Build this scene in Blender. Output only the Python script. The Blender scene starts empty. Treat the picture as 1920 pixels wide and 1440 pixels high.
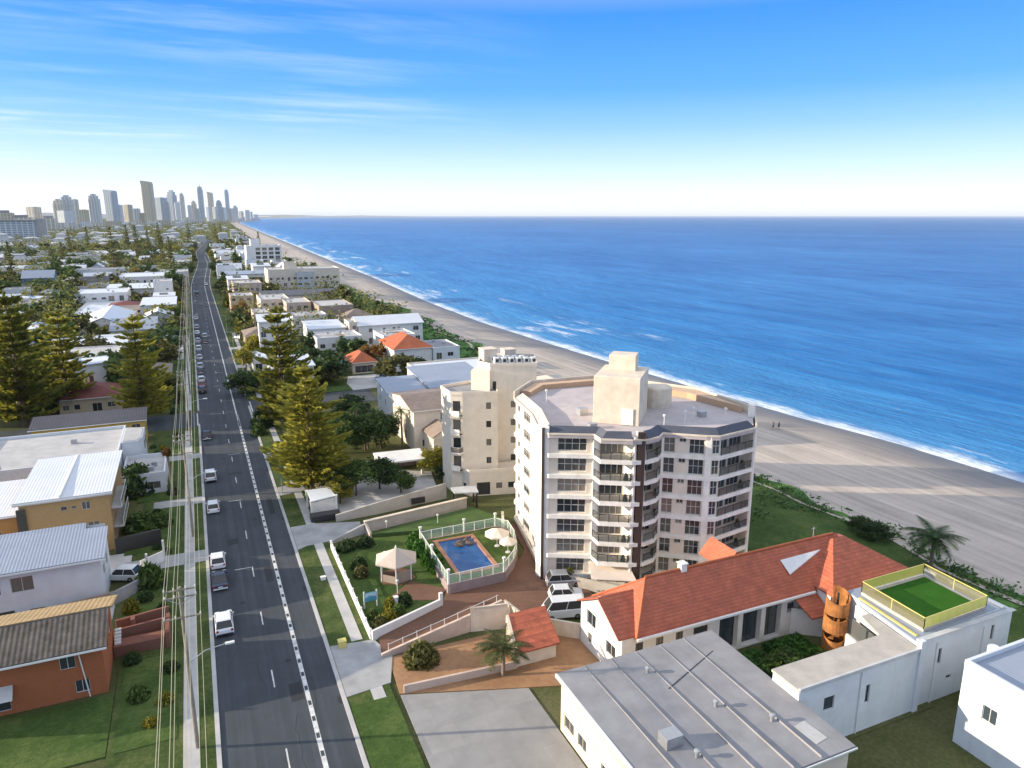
import bpy, bmesh, math, random
from mathutils import Vector, Matrix
R = random.Random(7)
sc = bpy.context.scene
C = sc.collection
V = Vector
# ------------------------------------------------------------------ survey of the place
# eye of the drone and the bearing of the road; W() turns a sighted point of known height into a place on the map
EYE = 45.0; F = 1350.0
PITCH = math.atan(316/1350); YAW = math.atan(610/math.hypot(F, 316))
sp, cp, sy, cy = math.sin(PITCH), math.cos(PITCH), math.sin(YAW), math.cos(YAW)
def W(x, y, z=0.0):
    dn = (y-720)*cp + F*sp; fw = F*cp - (y-720)*sp; r = x-960
    t = (EYE-z)/dn
    return V((t*(fw*sy + r*cy), t*(fw*cy - r*sy), z))
# ------------------------------------------------------------------ mesh builder
class MB:
    def __init__(s): s.v = []; s.f = []; s.uv = None
    def add(s, vs, fs):
        o = len(s.v); s.v += [tuple(p) for p in vs]; s.f += [tuple(i+o for i in f) for f in fs]; return s
    def quad(s, *p): return s.add(p, [tuple(range(len(p)))])
    def box(s, x0, y0, z0, x1, y1, z1):
        return s.add([(x0,y0,z0),(x1,y0,z0),(x1,y1,z0),(x0,y1,z0),(x0,y0,z1),(x1,y0,z1),(x1,y1,z1),(x0,y1,z1)],
            [(0,3,2,1),(4,5,6,7),(0,1,5,4),(1,2,6,5),(2,3,7,6),(3,0,4,7)])
    def prism(s, poly, z0, z1, z1s=None):
        n = len(poly)
        vs = [(p[0],p[1],z0) for p in poly] + [(p[0],p[1], z1s[i] if z1s else z1) for i, p in enumerate(poly)]
        return s.add(vs, [tuple(range(n))[::-1], tuple(range(n, 2*n))] + [(i,(i+1)%n,n+(i+1)%n,n+i) for i in range(n)])
    def wallseg(s, a, b, z0, z1, t, za=None, zb=None):
        """wall of thickness t standing on the line a-b; za / zb give sloping top ends"""
        a, b = V(a[:2]), V(b[:2]); d = (b-a).normalized(); n = V((d.y,-d.x))*t/2
        P = [a+n, b+n, b-n, a-n]
        return s.prism(P, z0, z1, [za if za is not None else z1, zb if zb is not None else z1]*1 + [zb if zb is not None else z1, za if za is not None else z1])
    def tube(s, p, q, r0, r1=None, n=8):
        r1 = r0 if r1 is None else r1
        p, q = V(p), V(q); d = (q-p).normalized()
        a = d.orthogonal().normalized(); b = d.cross(a)
        vs = []
        for c, r in ((p, r0), (q, r1)):
            for i in range(n):
                t = 2*math.pi*i/n; vs.append(c + (a*math.cos(t)+b*math.sin(t))*r)
        return s.add(vs, [(i,(i+1)%n,n+(i+1)%n,n+i) for i in range(n)] + [tuple(range(n))[::-1], tuple(range(n,2*n))])
    def path(s, pts, r, n=6):
        for a, b in zip(pts, pts[1:]): s.tube(a, b, r, r, n)
        return s
    def lathe(s, c, prof, n=12):
        c = V(c); vs = []; fs = []
        for r, z in prof:
            for i in range(n):
                t = 2*math.pi*(i+.5)/n; vs.append((c.x+r*math.cos(t), c.y+r*math.sin(t), c.z+z))
        for k in range(len(prof)-1):
            for i in range(n): fs.append((k*n+i, k*n+(i+1)%n, (k+1)*n+(i+1)%n, (k+1)*n+i))
        fs += [tuple(range(n))[::-1], tuple(range((len(prof)-1)*n, len(prof)*n))]
        return s.add(vs, fs)
    def build(s, name, mat, parent=None, smooth=False, fix=True, bevel=0):
        off = V((0,0,0)); p = parent
        while p is not None: off = off + p.location; p = p.parent
        me = bpy.data.meshes.new(name)
        me.from_pydata([(x-off.x, y-off.y, z-off.z) for x, y, z in s.v], [], s.f)
        if s.uv:
            ul = me.uv_layers.new(name='UVMap')
            for l in me.loops: ul.data[l.index].uv = s.uv[l.vertex_index]
        if fix:
            bm = bmesh.new(); bm.from_mesh(me); bmesh.ops.recalc_face_normals(bm, faces=bm.faces); bm.to_mesh(me); bm.free()
        if smooth: me.polygons.foreach_set('use_smooth', [True]*len(me.polygons))
        me.materials.append(mat)
        o = bpy.data.objects.new(name, me); C.objects.link(o)
        if parent is not None: o.parent = parent
        if bevel:
            m = o.modifiers.new('Bevel', 'BEVEL'); m.width = bevel; m.segments = 1; m.limit_method = 'ANGLE'
        return o
def thing(name, label, cat, loc=(0,0,0), rz=0, group=None):
    o = bpy.data.objects.new(name, None); C.objects.link(o); o.empty_display_size = .5
    o.location = loc; o.rotation_euler = (0,0,rz); o['label'] = label; o['category'] = cat
    if group: o['group'] = group
    return o
def tag(o, label, cat, group=None):
    o['label'] = label; o['category'] = cat
    if group: o['group'] = group
    return o
def struct(o, kind='structure'): o['kind'] = kind; return o
KIDS = {}
def kids(o):
    return [c for c in o.children]
def dup(root, loc, rz=0, scale=None, label=None, group=None, mats=None):
    def cpy(o, par):
        c = o.copy(); C.objects.link(c)
        if par is not None: c.parent = par
        for ch in o.children: cpy(ch, c)
        return c
    r = cpy(root, None); r.location = loc; r.rotation_euler = (0,0,rz)
    if scale: r.scale = scale if isinstance(scale, tuple) else (scale,)*3
    if label: r['label'] = label
    if group: r['group'] = group
    if mats:
        for ch in r.children:
            for k, m in mats.items():
                if ch.name.split('.')[0] == k:
                    ch.material_slots[0].link = 'OBJECT'; ch.material_slots[0].material = m
    return r
# ------------------------------------------------------------------ materials
def nodes(name):
    m = bpy.data.materials.new(name); m.use_nodes = True
    return m, m.node_tree, m.node_tree.nodes['Principled BSDF']
def N(nt, t, **k):
    n = nt.nodes.new(t)
    for a, b in k.items():
        if a in n.inputs: n.inputs[a].default_value = b
        else: setattr(n, a, b)
    return n
def ramp(nt, fac, stops):
    r = nt.nodes.new('ShaderNodeValToRGB'); e = r.color_ramp.elements
    while len(e) < len(stops): e.new(.5)
    for i, (p, c) in enumerate(stops):
        e[i].position = p; e[i].color = (c[0], c[1], c[2], 1) if not isinstance(c, (int, float)) else (c, c, c, 1)
    nt.links.new(fac, r.inputs[0]); return r.outputs[0]
def math_(nt, op, a, b=None, clamp=False):
    n = nt.nodes.new('ShaderNodeMath'); n.operation = op; n.use_clamp = clamp
    for i, x in enumerate((a, b)):
        if x is None: continue
        if isinstance(x, (int, float)): n.inputs[i].default_value = x
        else: nt.links.new(x, n.inputs[i])
    return n.outputs[0]
def mixc(nt, fac, a, b, blend='MIX'):
    n = nt.nodes.new('ShaderNodeMix'); n.data_type = 'RGBA'; n.blend_type = blend
    for i, x in ((0, fac), (6, a), (7, b)):
        if isinstance(x, (int, float)): n.inputs[i].default_value = x
        elif isinstance(x, tuple): n.inputs[i].default_value = (*x[:3], 1)
        else: nt.links.new(x, n.inputs[i])
    return n.outputs[2]
def coords(nt, kind='Object', scale=(1,1,1), rot=(0,0,0)):
    tc = nt.nodes.new('ShaderNodeTexCoord'); mp = nt.nodes.new('ShaderNodeMapping')
    mp.inputs['Scale'].default_value = scale; mp.inputs['Rotation'].default_value = rot
    nt.links.new(tc.outputs[kind], mp.inputs[0]); return mp.outputs[0]
def noise(nt, vec, scale, detail=4, rough=.6):
    n = nt.nodes.new('ShaderNodeTexNoise'); n.inputs['Scale'].default_value = scale
    n.inputs['Detail'].default_value = detail; n.inputs['Roughness'].default_value = rough
    nt.links.new(vec, n.inputs['Vector']); return n.outputs[0]
def bump(nt, h, bsdf, strength=.3, dist=.1):
    b = nt.nodes.new('ShaderNodeBump'); b.inputs['Strength'].default_value = strength; b.inputs['Distance'].default_value = dist
    nt.links.new(h, b.inputs['Height']); nt.links.new(b.outputs[0], bsdf.inputs['Normal'])
def sc3(c, k): return tuple(min(1, x*k) for x in c)
def plain(name, col, rough=.75, var=.18, scale=.7, bmp=.1, metal=0, streak=True, fine=9.0):
    """paint, render, concrete: large blotches, fine grain and faint rain streaks"""
    m, nt, b = nodes(name)
    v = coords(nt); n1 = noise(nt, v, scale, 5)
    vs = coords(nt, scale=(1.6,1.6,.12)); n2 = noise(nt, vs, 1.2, 3)
    c = mixc(nt, ramp(nt, n1, [(.3, 0), (.7, 1)]), sc3(col, 1-var), sc3(col, 1+var*.5))
    if streak: c = mixc(nt, math_(nt, 'MULTIPLY', ramp(nt, n2, [(.55, 0), (.8, 1)]), .22), c, sc3(col, .6))
    nt.links.new(c, b.inputs['Base Color']); b.inputs['Roughness'].default_value = rough; b.inputs['Metallic'].default_value = metal
    bump(nt, noise(nt, v, fine, 4), b, bmp, .05)
    return m
def banded(name, col, axis=2, freq=3.0, dark=.72, rough=.7, var=.25, bmp=.5, blotch=.5, metal=0):
    """tiles, corrugated sheet, brick courses: bands along an axis plus weathering"""
    m, nt, b = nodes(name); v = coords(nt)
    w = nt.nodes.new('ShaderNodeTexWave'); w.wave_type = 'BANDS'; w.bands_direction = 'XYZ'[axis]; w.wave_profile = 'SAW' if axis == 2 else 'SIN'
    w.inputs['Scale'].default_value = freq; w.inputs['Distortion'].default_value = .15
    nt.links.new(v, w.inputs[0])
    n1 = noise(nt, v, blotch, 6, .7); n2 = noise(nt, coords(nt, scale=(1,1,3)), 3.2, 3)
    c = mixc(nt, ramp(nt, n1, [(.3, 0), (.72, 1)]), sc3(col, 1-var), sc3(col, 1+var))
    c = mixc(nt, math_(nt, 'MULTIPLY', ramp(nt, n2, [(.4, 0), (.75, 1)]), .5), c, sc3(col, dark))
    c = mixc(nt, math_(nt, 'MULTIPLY', w.outputs[0], 1-dark), c, sc3(col, .45))
    nt.links.new(c, b.inputs['Base Color']); b.inputs['Roughness'].default_value = rough; b.inputs['Metallic'].default_value = metal
    bump(nt, w.outputs[0], b, bmp, .06); return m
def brick(name, c1, c2, mortar, scale=1.0):
    m, nt, b = nodes(name); v = coords(nt)
    sx = nt.nodes.new('ShaderNodeSeparateXYZ'); nt.links.new(v, sx.inputs[0])
    cb = nt.nodes.new('ShaderNodeCombineXYZ'); nt.links.new(math_(nt, 'ADD', sx.outputs[0], sx.outputs[1]), cb.inputs[0]); nt.links.new(sx.outputs[2], cb.inputs[1])
    t = nt.nodes.new('ShaderNodeTexBrick'); t.inputs['Scale'].default_value = scale
    t.inputs['Brick Width'].default_value = .24; t.inputs['Row Height'].default_value = .085; t.inputs['Mortar Size'].default_value = .008
    t.inputs['Color1'].default_value = (*c1, 1); t.inputs['Color2'].default_value = (*c2, 1); t.inputs['Mortar'].default_value = (*mortar, 1)
    nt.links.new(cb.outputs[0], t.inputs['Vector'])
    c = mixc(nt, math_(nt, 'MULTIPLY', noise(nt, v, .6, 5), .35), t.outputs[0], sc3(c1, .55))
    nt.links.new(c, b.inputs['Base Color']); b.inputs['Roughness'].default_value = .85
    return m
def glass_(name, col=(.018,.026,.034), rough=.06, var=.8):
    m, nt, b = nodes(name)
    oi = nt.nodes.new('ShaderNodeObjectInfo')
    c = mixc(nt, ramp(nt, oi.outputs['Random'], [(0, 0), (.5, .15), (1, var)]), col, (.27,.24,.20))
    nt.links.new(c, b.inputs['Base Color']); b.inputs['Roughness'].default_value = rough
    b.inputs['Specular IOR Level'].default_value = .6
    bump(nt, noise(nt, coords(nt), .8, 2), b, .03, .05); return m
def leafmat(name, dark, mid, light, rough=.6):
    m, nt, b = nodes(name)
    v = coords(nt); oi = nt.nodes.new('ShaderNodeObjectInfo')
    ge = nt.nodes.new('ShaderNodeNewGeometry')
    n1 = noise(nt, v, .55, 3)
    f = math_(nt, 'ADD', math_(nt, 'MULTIPLY', n1, .62), math_(nt, 'MULTIPLY', ge.outputs['Random Per Island'], .42))
    f = math_(nt, 'ADD', f, math_(nt, 'MULTIPLY', math_(nt, 'SUBTRACT', oi.outputs['Random'], .5), .22))
    c = ramp(nt, f, [(.22, dark), (.52, mid), (.8, light)])
    nt.links.new(c, b.inputs['Base Color']); b.inputs['Roughness'].default_value = rough; b.inputs['Specular IOR Level'].default_value = .25
    tr = nt.nodes.new('ShaderNodeBsdfTranslucent'); nt.links.new(c, tr.inputs[0])
    ms = nt.nodes.new('ShaderNodeMixShader'); ms.inputs[0].default_value = .38
    nt.links.new(b.outputs[0], ms.inputs[1]); nt.links.new(tr.outputs[0], ms.inputs[2])
    nt.links.new(ms.outputs[0], nt.nodes['Material Output'].inputs[0]); return m
M = {}
M['white'] = plain('white_render', (.74,.72,.69), .75, .10); M['cream'] = plain('cream_render', (.70,.60,.48)); M['warmwhite'] = plain('warm_white', (.74,.65,.54), .75, .10)
M['palegrey'] = plain('pale_grey_render', (.52,.52,.52)); M['tanwall'] = plain('tan_render', (.52,.42,.30)); M['pink'] = plain('pinkish_render', (.58,.45,.37))
M['beige'] = plain('beige_concrete', (.46,.42,.37), .85); M['concrete'] = plain('concrete', (.36,.36,.36), .9, .25, .4); M['palecon'] = plain('pale_concrete', (.46,.45,.44), .9, .2, .4)
M['slabwhite'] = plain('slab_white', (.86,.82,.75)); M['brown'] = plain('brown_paint', (.055,.032,.026), .6, .15); M['yellowwall'] = plain('yellow_brick', (.52,.36,.10), .85, .25)
M['bluewhite'] = plain('blue_white', (.64,.67,.70), .75, .09); M['browngrey'] = plain('brown_grey_wall', (.33,.26,.21)); M['bluewall'] = plain('blue_wall', (.12,.2,.3)); M['orangewall'] = plain('orange_wall', (.45,.22,.07))
M['greyroof'] = plain('grey_membrane', (.27,.265,.275), .8, .2, .5, .15, 0, False); M['lavroof'] = plain('lavender_terrace', (.47,.42,.42), .85, .16, .6, .1, 0, False)
M['whiteroof'] = banded('white_sheet_roof', (.66,.68,.71), 0, .8, .97, .45, .08, .25, .3); M['bluegreyroof'] = banded('blue_grey_sheet', (.29,.33,.40), 0, .9, .95, .5, .1, .3, .3)
M['darkroof'] = banded('charcoal_sheet', (.075,.075,.09), 0, .6, .8, .6, .2, .3); M['rustroof'] = banded('weathered_fibro', (.12,.10,.082), 0, .7, .66, .9, .6, .45, .9)
M['tanroof'] = banded('tan_fibro', (.36,.25,.12), 0, .7, .85, .9, .25, .4, .7); M['brownroof'] = banded('brown_tile', (.26,.20,.165), 2, 1.4, .75, .8, .22)
M['redtile'] = banded('terracotta_tile', (.52,.135,.068), 2, 1.35, .42, .75, .36, .9, .9); M['orangetile'] = banded('orange_tile', (.46,.12,.045), 2, 1.4, .7, .75, .25)
M['slate'] = banded('slate_tile', (.085,.095,.125), 2, 6.0, .75, .7, .2); M['maroontile'] = banded('maroon_tile', (.2,.055,.045), 2, 1.4, .7, .75, .25)
M['sandtile'] = banded('sand_tile', (.62,.42,.27), 2, 6.0, .85, .7, .12); M['palecream'] = plain('pale_cream_render', (.74,.66,.55), .75, .10); M['greenroof'] = banded('green_sheet', (.07,.17,.15), 0, 2.0, .8, .5, .15); M['creamtile'] = banded('cream_tile', (.56,.49,.42), 2, 6.0, .85, .7, .12)
M['orangebrick'] = brick('orange_brick', (.42,.115,.032), (.34,.085,.026), (.34,.17,.09)); M['tanbrick'] = brick('tan_brick', (.42,.26,.10), (.34,.205,.08), (.4,.32,.2))
M['redbrick'] = brick('red_brick', (.24,.085,.05), (.18,.06,.04), (.26,.19,.15))
M['glass'] = glass_('window_glass'); M['glassblue'] = glass_('blue_window_glass', (.02,.04,.06), .04, .35)
M['frame'] = plain('window_frame', (.6,.6,.58), .4, .05, 1, .02, 0, False); M['darkframe'] = plain('dark_frame', (.03,.03,.032), .4, .1, 1, .02, 0, False)
M['metal'] = plain('galvanised', (.45,.46,.47), .4, .1, 2, .05, .6, False); M['whitemetal'] = plain('white_metal', (.74,.74,.70), .45, .05, 1, .02, 0, False)
M['wood'] = plain('weathered_wood', (.16,.12,.09), .9, .3, 2, .3); M['polewood'] = plain('pole_timber', (.30,.26,.21), .9, .25, 1.5, .3)
M['wire'] = plain('aluminium_wire', (.50,.46,.30), .4, .05, 1, 0, .3, False); M['bark'] = plain('bark', (.13,.09,.06), .95, .35, 2, .6); M['palmbark'] = plain('palm_bark', (.22,.17,.13), .95, .35, 3, .6)
M['rubber'] = plain('tyre_rubber', (.015,.015,.016), .85, .1, 4, .1, 0, False); M['rim'] = plain('alloy_rim', (.42,.43,.44), .3, .05, 4, 0, .8, False)
M['carwhite'] = plain('white_car_paint', (.72,.73,.74), .25, .03, 1, 0, 0, False); M['carnavy'] = plain('navy_car_paint', (.025,.04,.075), .22, .05, 1, 0, 0, False)
M['carblack'] = plain('black_car_paint', (.018,.018,.022), .22, .05, 1, 0, 0, False); M['carsilver'] = plain('silver_car_paint', (.50,.52,.55), .28, .05, 1, 0, .5, False)
M['carred'] = plain('red_car_paint', (.3,.03,.02), .25, .05, 1, 0, 0, False)
M['carglass'] = glass_('car_glass', (.012,.015,.02), .05, .1); M['lamp'] = plain('headlamp_lens', (.7,.7,.68), .1, .02, 1, 0, 0, False); M['tail'] = plain('tail_lens', (.35,.02,.015), .2, .05, 1, 0, 0, False)
M['pooltile'] = plain('pool_terracotta', (.40,.20,.12), .8, .2, 2, .1, 0, False); M['umbrella'] = plain('cream_canvas', (.70,.60,.50), .9, .06, 1, .1, 0, False)
M['rock'] = plain('dark_rock', (.12,.095,.085), .95, .4, 2, .8); M['thatch'] = banded('cream_shingle', (.56,.47,.40), 2, 7.0, .8, .9, .12)
M['skin'] = plain('skin', (.40,.22,.15), .6, .05, 2, 0, 0, False); M['hair'] = plain('dark_hair', (.03,.02,.015), .7, .1, 3, 0, 0, False)
M['cloth1'] = plain('navy_cloth', (.03,.04,.08), .9, .1, 3, 0, 0, False); M['cloth2'] = plain('dark_cloth', (.05,.045,.045), .9, .1, 3, 0, 0, False)
M['yellowsign'] = plain('yellow_box_paint', (.66,.56,.18), .5, .08, 1, 0, 0, False)
M['cone'] = plain('crane_red', (.42,.22,.16), .6, .1, 1, 0, 0, False)
M['pine'] = leafmat('norfolk_pine_needles', (.065,.08,.014), (.235,.235,.032), (.52,.46,.07))
M['pinefar'] = leafmat('pine_needles_dark', (.045,.056,.016), (.12,.125,.028), (.26,.23,.05))
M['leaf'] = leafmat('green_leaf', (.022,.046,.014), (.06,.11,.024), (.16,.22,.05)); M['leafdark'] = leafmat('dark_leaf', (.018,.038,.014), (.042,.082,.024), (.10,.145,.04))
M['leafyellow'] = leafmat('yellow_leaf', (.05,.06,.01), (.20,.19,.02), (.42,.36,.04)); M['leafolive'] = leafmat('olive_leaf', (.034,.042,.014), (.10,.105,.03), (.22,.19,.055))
M['leafrust'] = leafmat('rusty_leaf', (.06,.035,.012), (.17,.09,.025), (.30,.18,.05)); M['palm'] = leafmat('palm_frond', (.03,.04,.014), (.09,.10,.03), (.24,.22,.09)); M['palmgreen'] = leafmat('green_palm_frond', (.012,.03,.012), (.04,.08,.022), (.1,.16,.04))
M['canopy'] = leafmat('mixed_canopy_leaf', (.045,.062,.018), (.12,.14,.035), (.28,.26,.06)); M['hedge'] = leafmat('bright_hedge_leaf', (.014,.05,.008), (.04,.13,.015), (.12,.26,.035))
M['dune'] = leafmat('dune_scrub_leaf', (.03,.07,.024), (.075,.15,.045), (.16,.25,.08))
def grassmat(name, a, b_, c_, s=.25):
    m, nt, b = nodes(name); v = coords(nt)
    f = math_(nt, 'ADD', math_(nt, 'MULTIPLY', noise(nt, v, s, 5, .65), .6), math_(nt, 'MULTIPLY', noise(nt, v, 2.6, 4, .7), .4))
    nt.links.new(ramp(nt, f, [(.32, a), (.5, b_), (.68, c_)]), b.inputs['Base Color']); b.inputs['Roughness'].default_value = .95; b.inputs['Specular IOR Level'].default_value = .1
    bump(nt, noise(nt, v, 7, 4), b, .6, .1); return m
M['lawn'] = grassmat('lawn_grass', (.028,.055,.014), (.06,.10,.025), (.13,.16,.05), .18); M['verge'] = grassmat('verge_grass', (.03,.05,.014), (.062,.092,.026), (.15,.15,.06), .3)
M['turf'] = grassmat('artificial_turf', (.022,.085,.010), (.03,.11,.012), (.04,.13,.016), .5); M['land'] = grassmat('suburb_soil', (.045,.055,.022), (.085,.095,.035), (.17,.155,.085), .06)
M['golf'] = grassmat('pale_lawn', (.05,.09,.03), (.075,.12,.04), (.10,.15,.055), .2)
def paved(name, c1, c2, sx=.22, sy_=.11):
    m, nt, b = nodes(name); v = coords(nt)
    t = nt.nodes.new('ShaderNodeTexBrick'); t.inputs['Scale'].default_value = 1; t.inputs['Brick Width'].default_value = sx; t.inputs['Row Height'].default_value = sy_; t.inputs['Mortar Size'].default_value = .006
    t.inputs['Color1'].default_value = (*c1, 1); t.inputs['Color2'].default_value = (*c2, 1); t.inputs['Mortar'].default_value = (*sc3(c1, .6), 1)
    nt.links.new(v, t.inputs['Vector'])
    c = mixc(nt, ramp(nt, noise(nt, v, .35, 6, .65), [(.35, 0), (.7, .55)]), t.outputs[0], sc3(c1, .5))
    nt.links.new(c, b.inputs['Base Color']); b.inputs['Roughness'].default_value = .9; return m
M['brickpave'] = paved('brick_paving', (.20,.10,.062), (.15,.075,.05)); M['orangepave'] = paved('orange_paving', (.40,.22,.11), (.33,.18,.09), .4, .4)
def asphalt():
    m, nt, b = nodes('asphalt'); v = coords(nt)
    tr = noise(nt, coords(nt, scale=(1.1,.015,1)), 1.0, 3); bl = noise(nt, v, .16, 5, .7); fi = noise(nt, v, 18, 3)
    f = math_(nt, 'ADD', math_(nt, 'MULTIPLY', tr, .5), math_(nt, 'ADD', math_(nt, 'MULTIPLY', bl, .35), math_(nt, 'MULTIPLY', fi, .15)))
    c = ramp(nt, f, [(.36, (.028,.034,.042)), (.5, (.042,.050,.060)), (.64, (.066,.075,.087))])
    nt.links.new(c, b.inputs['Base Color']); b.inputs['Roughness'].default_value = .85
    bump(nt, fi, b, .4, .02); return m
M['asphalt'] = asphalt()
M['paint'] = plain('road_paint', (.62,.62,.60), .7, .35, 1.5, .1, 0, False)
def wm(nt, a, op, b): return math_(nt, op, a, b)
def sandmat():
    m, nt, b = nodes('beach_sand'); uv = coords(nt, 'UV')
    sx = nt.nodes.new('ShaderNodeSeparateXYZ'); nt.links.new(uv, sx.inputs[0]); u = sx.outputs[0]
    mp = nt.nodes.new('ShaderNodeMapping'); mp.inputs['Scale'].default_value = (.55,.022,1); nt.links.new(uv, mp.inputs[0])
    tracks = noise(nt, mp.outputs[0], 1.0, 6, .62)
    v = coords(nt); bl = noise(nt, v, .09, 6, .65); fi = noise(nt, v, 1.7, 5, .7)
    f = math_(nt, 'ADD', math_(nt, 'MULTIPLY', tracks, .55), math_(nt, 'ADD', math_(nt, 'MULTIPLY', bl, .3), math_(nt, 'MULTIPLY', fi, .15)))
    c = ramp(nt, f, [(.36, (.32,.27,.225)), (.5, (.46,.39,.325)), (.64, (.60,.51,.42))])
    ue = math_(nt, 'ADD', u, math_(nt, 'MULTIPLY', math_(nt, 'SUBTRACT', noise(nt, coords(nt, 'UV', (.05,.05,1)), 1, 4), .5), 14))
    wet = ramp(nt, math_(nt, 'MULTIPLY', math_(nt, 'ADD', ue, 22), 1/22), [(.05, 0), (.7, .75), (1, 1)])
    c = mixc(nt, wet, c, (.125,.115,.11))
    nt.links.new(c, b.inputs['Base Color'])
    nt.links.new(math_(nt, 'SUBTRACT', .95, math_(nt, 'MULTIPLY', wet, .5)), b.inputs['Roughness'])
    bump(nt, f, b, .7, .35); return m
def seamat():
    m, nt, b = nodes('sea_water'); uv = coords(nt, 'UV')
    sx = nt.nodes.new('ShaderNodeSeparateXYZ'); nt.links.new(uv, sx.inputs[0]); u = sx.outputs[0]
    def nz(su, sv, d=5, r=.6, off=0):
        mp = nt.nodes.new('ShaderNodeMapping'); mp.inputs['Scale'].default_value = (su, sv, 1); mp.inputs['Location'].default_value = (off, off*.7, 0); nt.links.new(uv, mp.inputs[0])
        return noise(nt, mp.outputs[0], 1, d, r)
    big = nz(.0035, .0020, 4); mid = nz(.06, .010, 5); sm = nz(.34, .055, 5, .65)
    deep = ramp(nt, math_(nt, 'MULTIPLY', u, 1/2200), [(0, (.026,.265,.57)), (.03, (.007,.205,.53)), (.12, (.004,.172,.49)), (.4, (.003,.148,.44)), (1, (.002,.12,.36))])
    f = math_(nt, 'ADD', math_(nt, 'MULTIPLY', big, .3), math_(nt, 'ADD', math_(nt, 'MULTIPLY', mid, .35), math_(nt, 'MULTIPLY', sm, .35)))
    c = mixc(nt, ramp(nt, f, [(.36, 0), (.64, 1)]), mixc(nt, 1.0, deep, (.30,.44,.58), 'MULTIPLY'), mixc(nt, .15, deep, (.30,.55,.80)))
    # swash at the shoreline, broken white water farther out
    sw = math_(nt, 'ADD', u, math_(nt, 'MULTIPLY', math_(nt, 'SUBTRACT', nz(.02, .06, 4), .5), 12))
    swash = ramp(nt, math_(nt, 'MULTIPLY', sw, 1/7), [(.05, 1), (.4, .6), (.85, 0)])
    sx2 = nt.nodes.new('ShaderNodeSeparateXYZ'); nt.links.new(uv, sx2.inputs[0]); vv = sx2.outputs[1]
    gate = ramp(nt, math_(nt, 'MULTIPLY', u, 1/120), [(0, 1), (.3, .8), (.55, .35), (.85, 0)])
    far = ramp(nt, math_(nt, 'MULTIPLY', vv, 1/900), [(0, .1), (.12, .45), (.3, .85), (.8, 1)])
    br = nz(.055, .012, 6, .7, 3.1)
    thr = math_(nt, 'SUBTRACT', .72, math_(nt, 'MULTIPLY', math_(nt, 'MULTIPLY', gate, far), .215))
    foam = math_(nt, 'MULTIPLY', math_(nt, 'SUBTRACT', br, thr), 9, True)
    foam = math_(nt, 'MULTIPLY', foam, gate)
    fm = math_(nt, 'MULTIPLY', math_(nt, 'MAXIMUM', foam, swash), ramp(nt, nz(.5, .25, 4, .7), [(.25, .35), (.6, 1)]), True)
    shal = ramp(nt, math_(nt, 'MULTIPLY', u, 1/60), [(0, .45), (.3, .15), (1, 0)])
    c = mixc(nt, shal, c, (.12,.30,.52))
    c = mixc(nt, fm, c, (.80,.84,.88))
    nt.links.new(c, b.inputs['Base Color'])
    nt.links.new(math_(nt, 'ADD', .28, math_(nt, 'MULTIPLY', fm, .5)), b.inputs['Roughness'])
    b.inputs['IOR'].default_value = 1.15; b.inputs['Specular IOR Level'].default_value = .07
    h = math_(nt, 'ADD', math_(nt, 'MULTIPLY', sm, .5), math_(nt, 'ADD', math_(nt, 'MULTIPLY', mid, 1.2), math_(nt, 'MULTIPLY', nz(.9, .45, 3), .2)))
    bump(nt, h, b, 1.0, 2.2); return m
M['sand'] = sandmat(); M['sea'] = seamat()
# ------------------------------------------------------------------ sky, sun, camera
EL = math.radians(14); AZ = math.radians(289)
w = bpy.data.worlds.new('World'); sc.world = w; w.use_nodes = True
nt = w.node_tree; bg = nt.nodes['Background']
sky = nt.nodes.new('ShaderNodeTexSky'); sky.sky_type = 'NISHITA'; sky.sun_disc = False
sky.sun_elevation = EL; sky.sun_rotation = AZ; sky.altitude = 50; sky.air_density = 1.0; sky.dust_density = .3; sky.ozone_density = 2.5
tc = nt.nodes.new('ShaderNodeTexCoord'); sx = nt.nodes.new('ShaderNodeSeparateXYZ'); nt.links.new(tc.outputs['Generated'], sx.inputs[0])
z = sx.outputs[2]
tint = ramp(nt, math_(nt, 'MULTIPLY', z, 2.0), [(0, (5.6,6.0,6.5)), (.06, (5.0,5.75,6.6)), (.13, (3.3,4.7,6.6)), (.22, (1.5,3.3,6.5)), (.31, (.45,2.3,6.2)), (.48, (.10,1.6,5.4)), (.60, (2.2,2.9,4.6)), (1, (4.6,5.0,5.8))])  # top stops: dome above the view brightened as added fill light
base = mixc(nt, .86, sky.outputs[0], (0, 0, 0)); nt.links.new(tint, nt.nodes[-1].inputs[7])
# cirrus drawn out by the wind, on a flat layer overhead
inv = math_(nt, 'DIVIDE', 1.0, math_(nt, 'MAXIMUM', z, .02))
cb = nt.nodes.new('ShaderNodeCombineXYZ')
nt.links.new(math_(nt, 'MULTIPLY', sx.outputs[0], inv), cb.inputs[0]); nt.links.new(math_(nt, 'MULTIPLY', sx.outputs[1], inv), cb.inputs[1])
mp = nt.nodes.new('ShaderNodeMapping'); mp.inputs['Rotation'].default_value = (0,0,math.radians(-52)); mp.inputs['Scale'].default_value = (.34,1.15,1); mp.inputs['Location'].default_value = (2.3,.4,0)
nt.links.new(cb.outputs[0], mp.inputs[0])
n1 = noise(nt, mp.outputs[0], 1.3, 8, .62)
mp2 = nt.nodes.new('ShaderNodeMapping'); mp2.inputs['Scale'].default_value = (.16,.16,1); mp2.inputs['Location'].default_value = (5.2,1.1,0); nt.links.new(cb.outputs[0], mp2.inputs[0])
n2 = noise(nt, mp2.outputs[0], 1.0, 3)
west = ramp(nt, math_(nt, 'ADD', math_(nt, 'MULTIPLY', sx.outputs[0], -.9), .5), [(.1, 0), (.45, .8), (.75, 1)])
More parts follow.
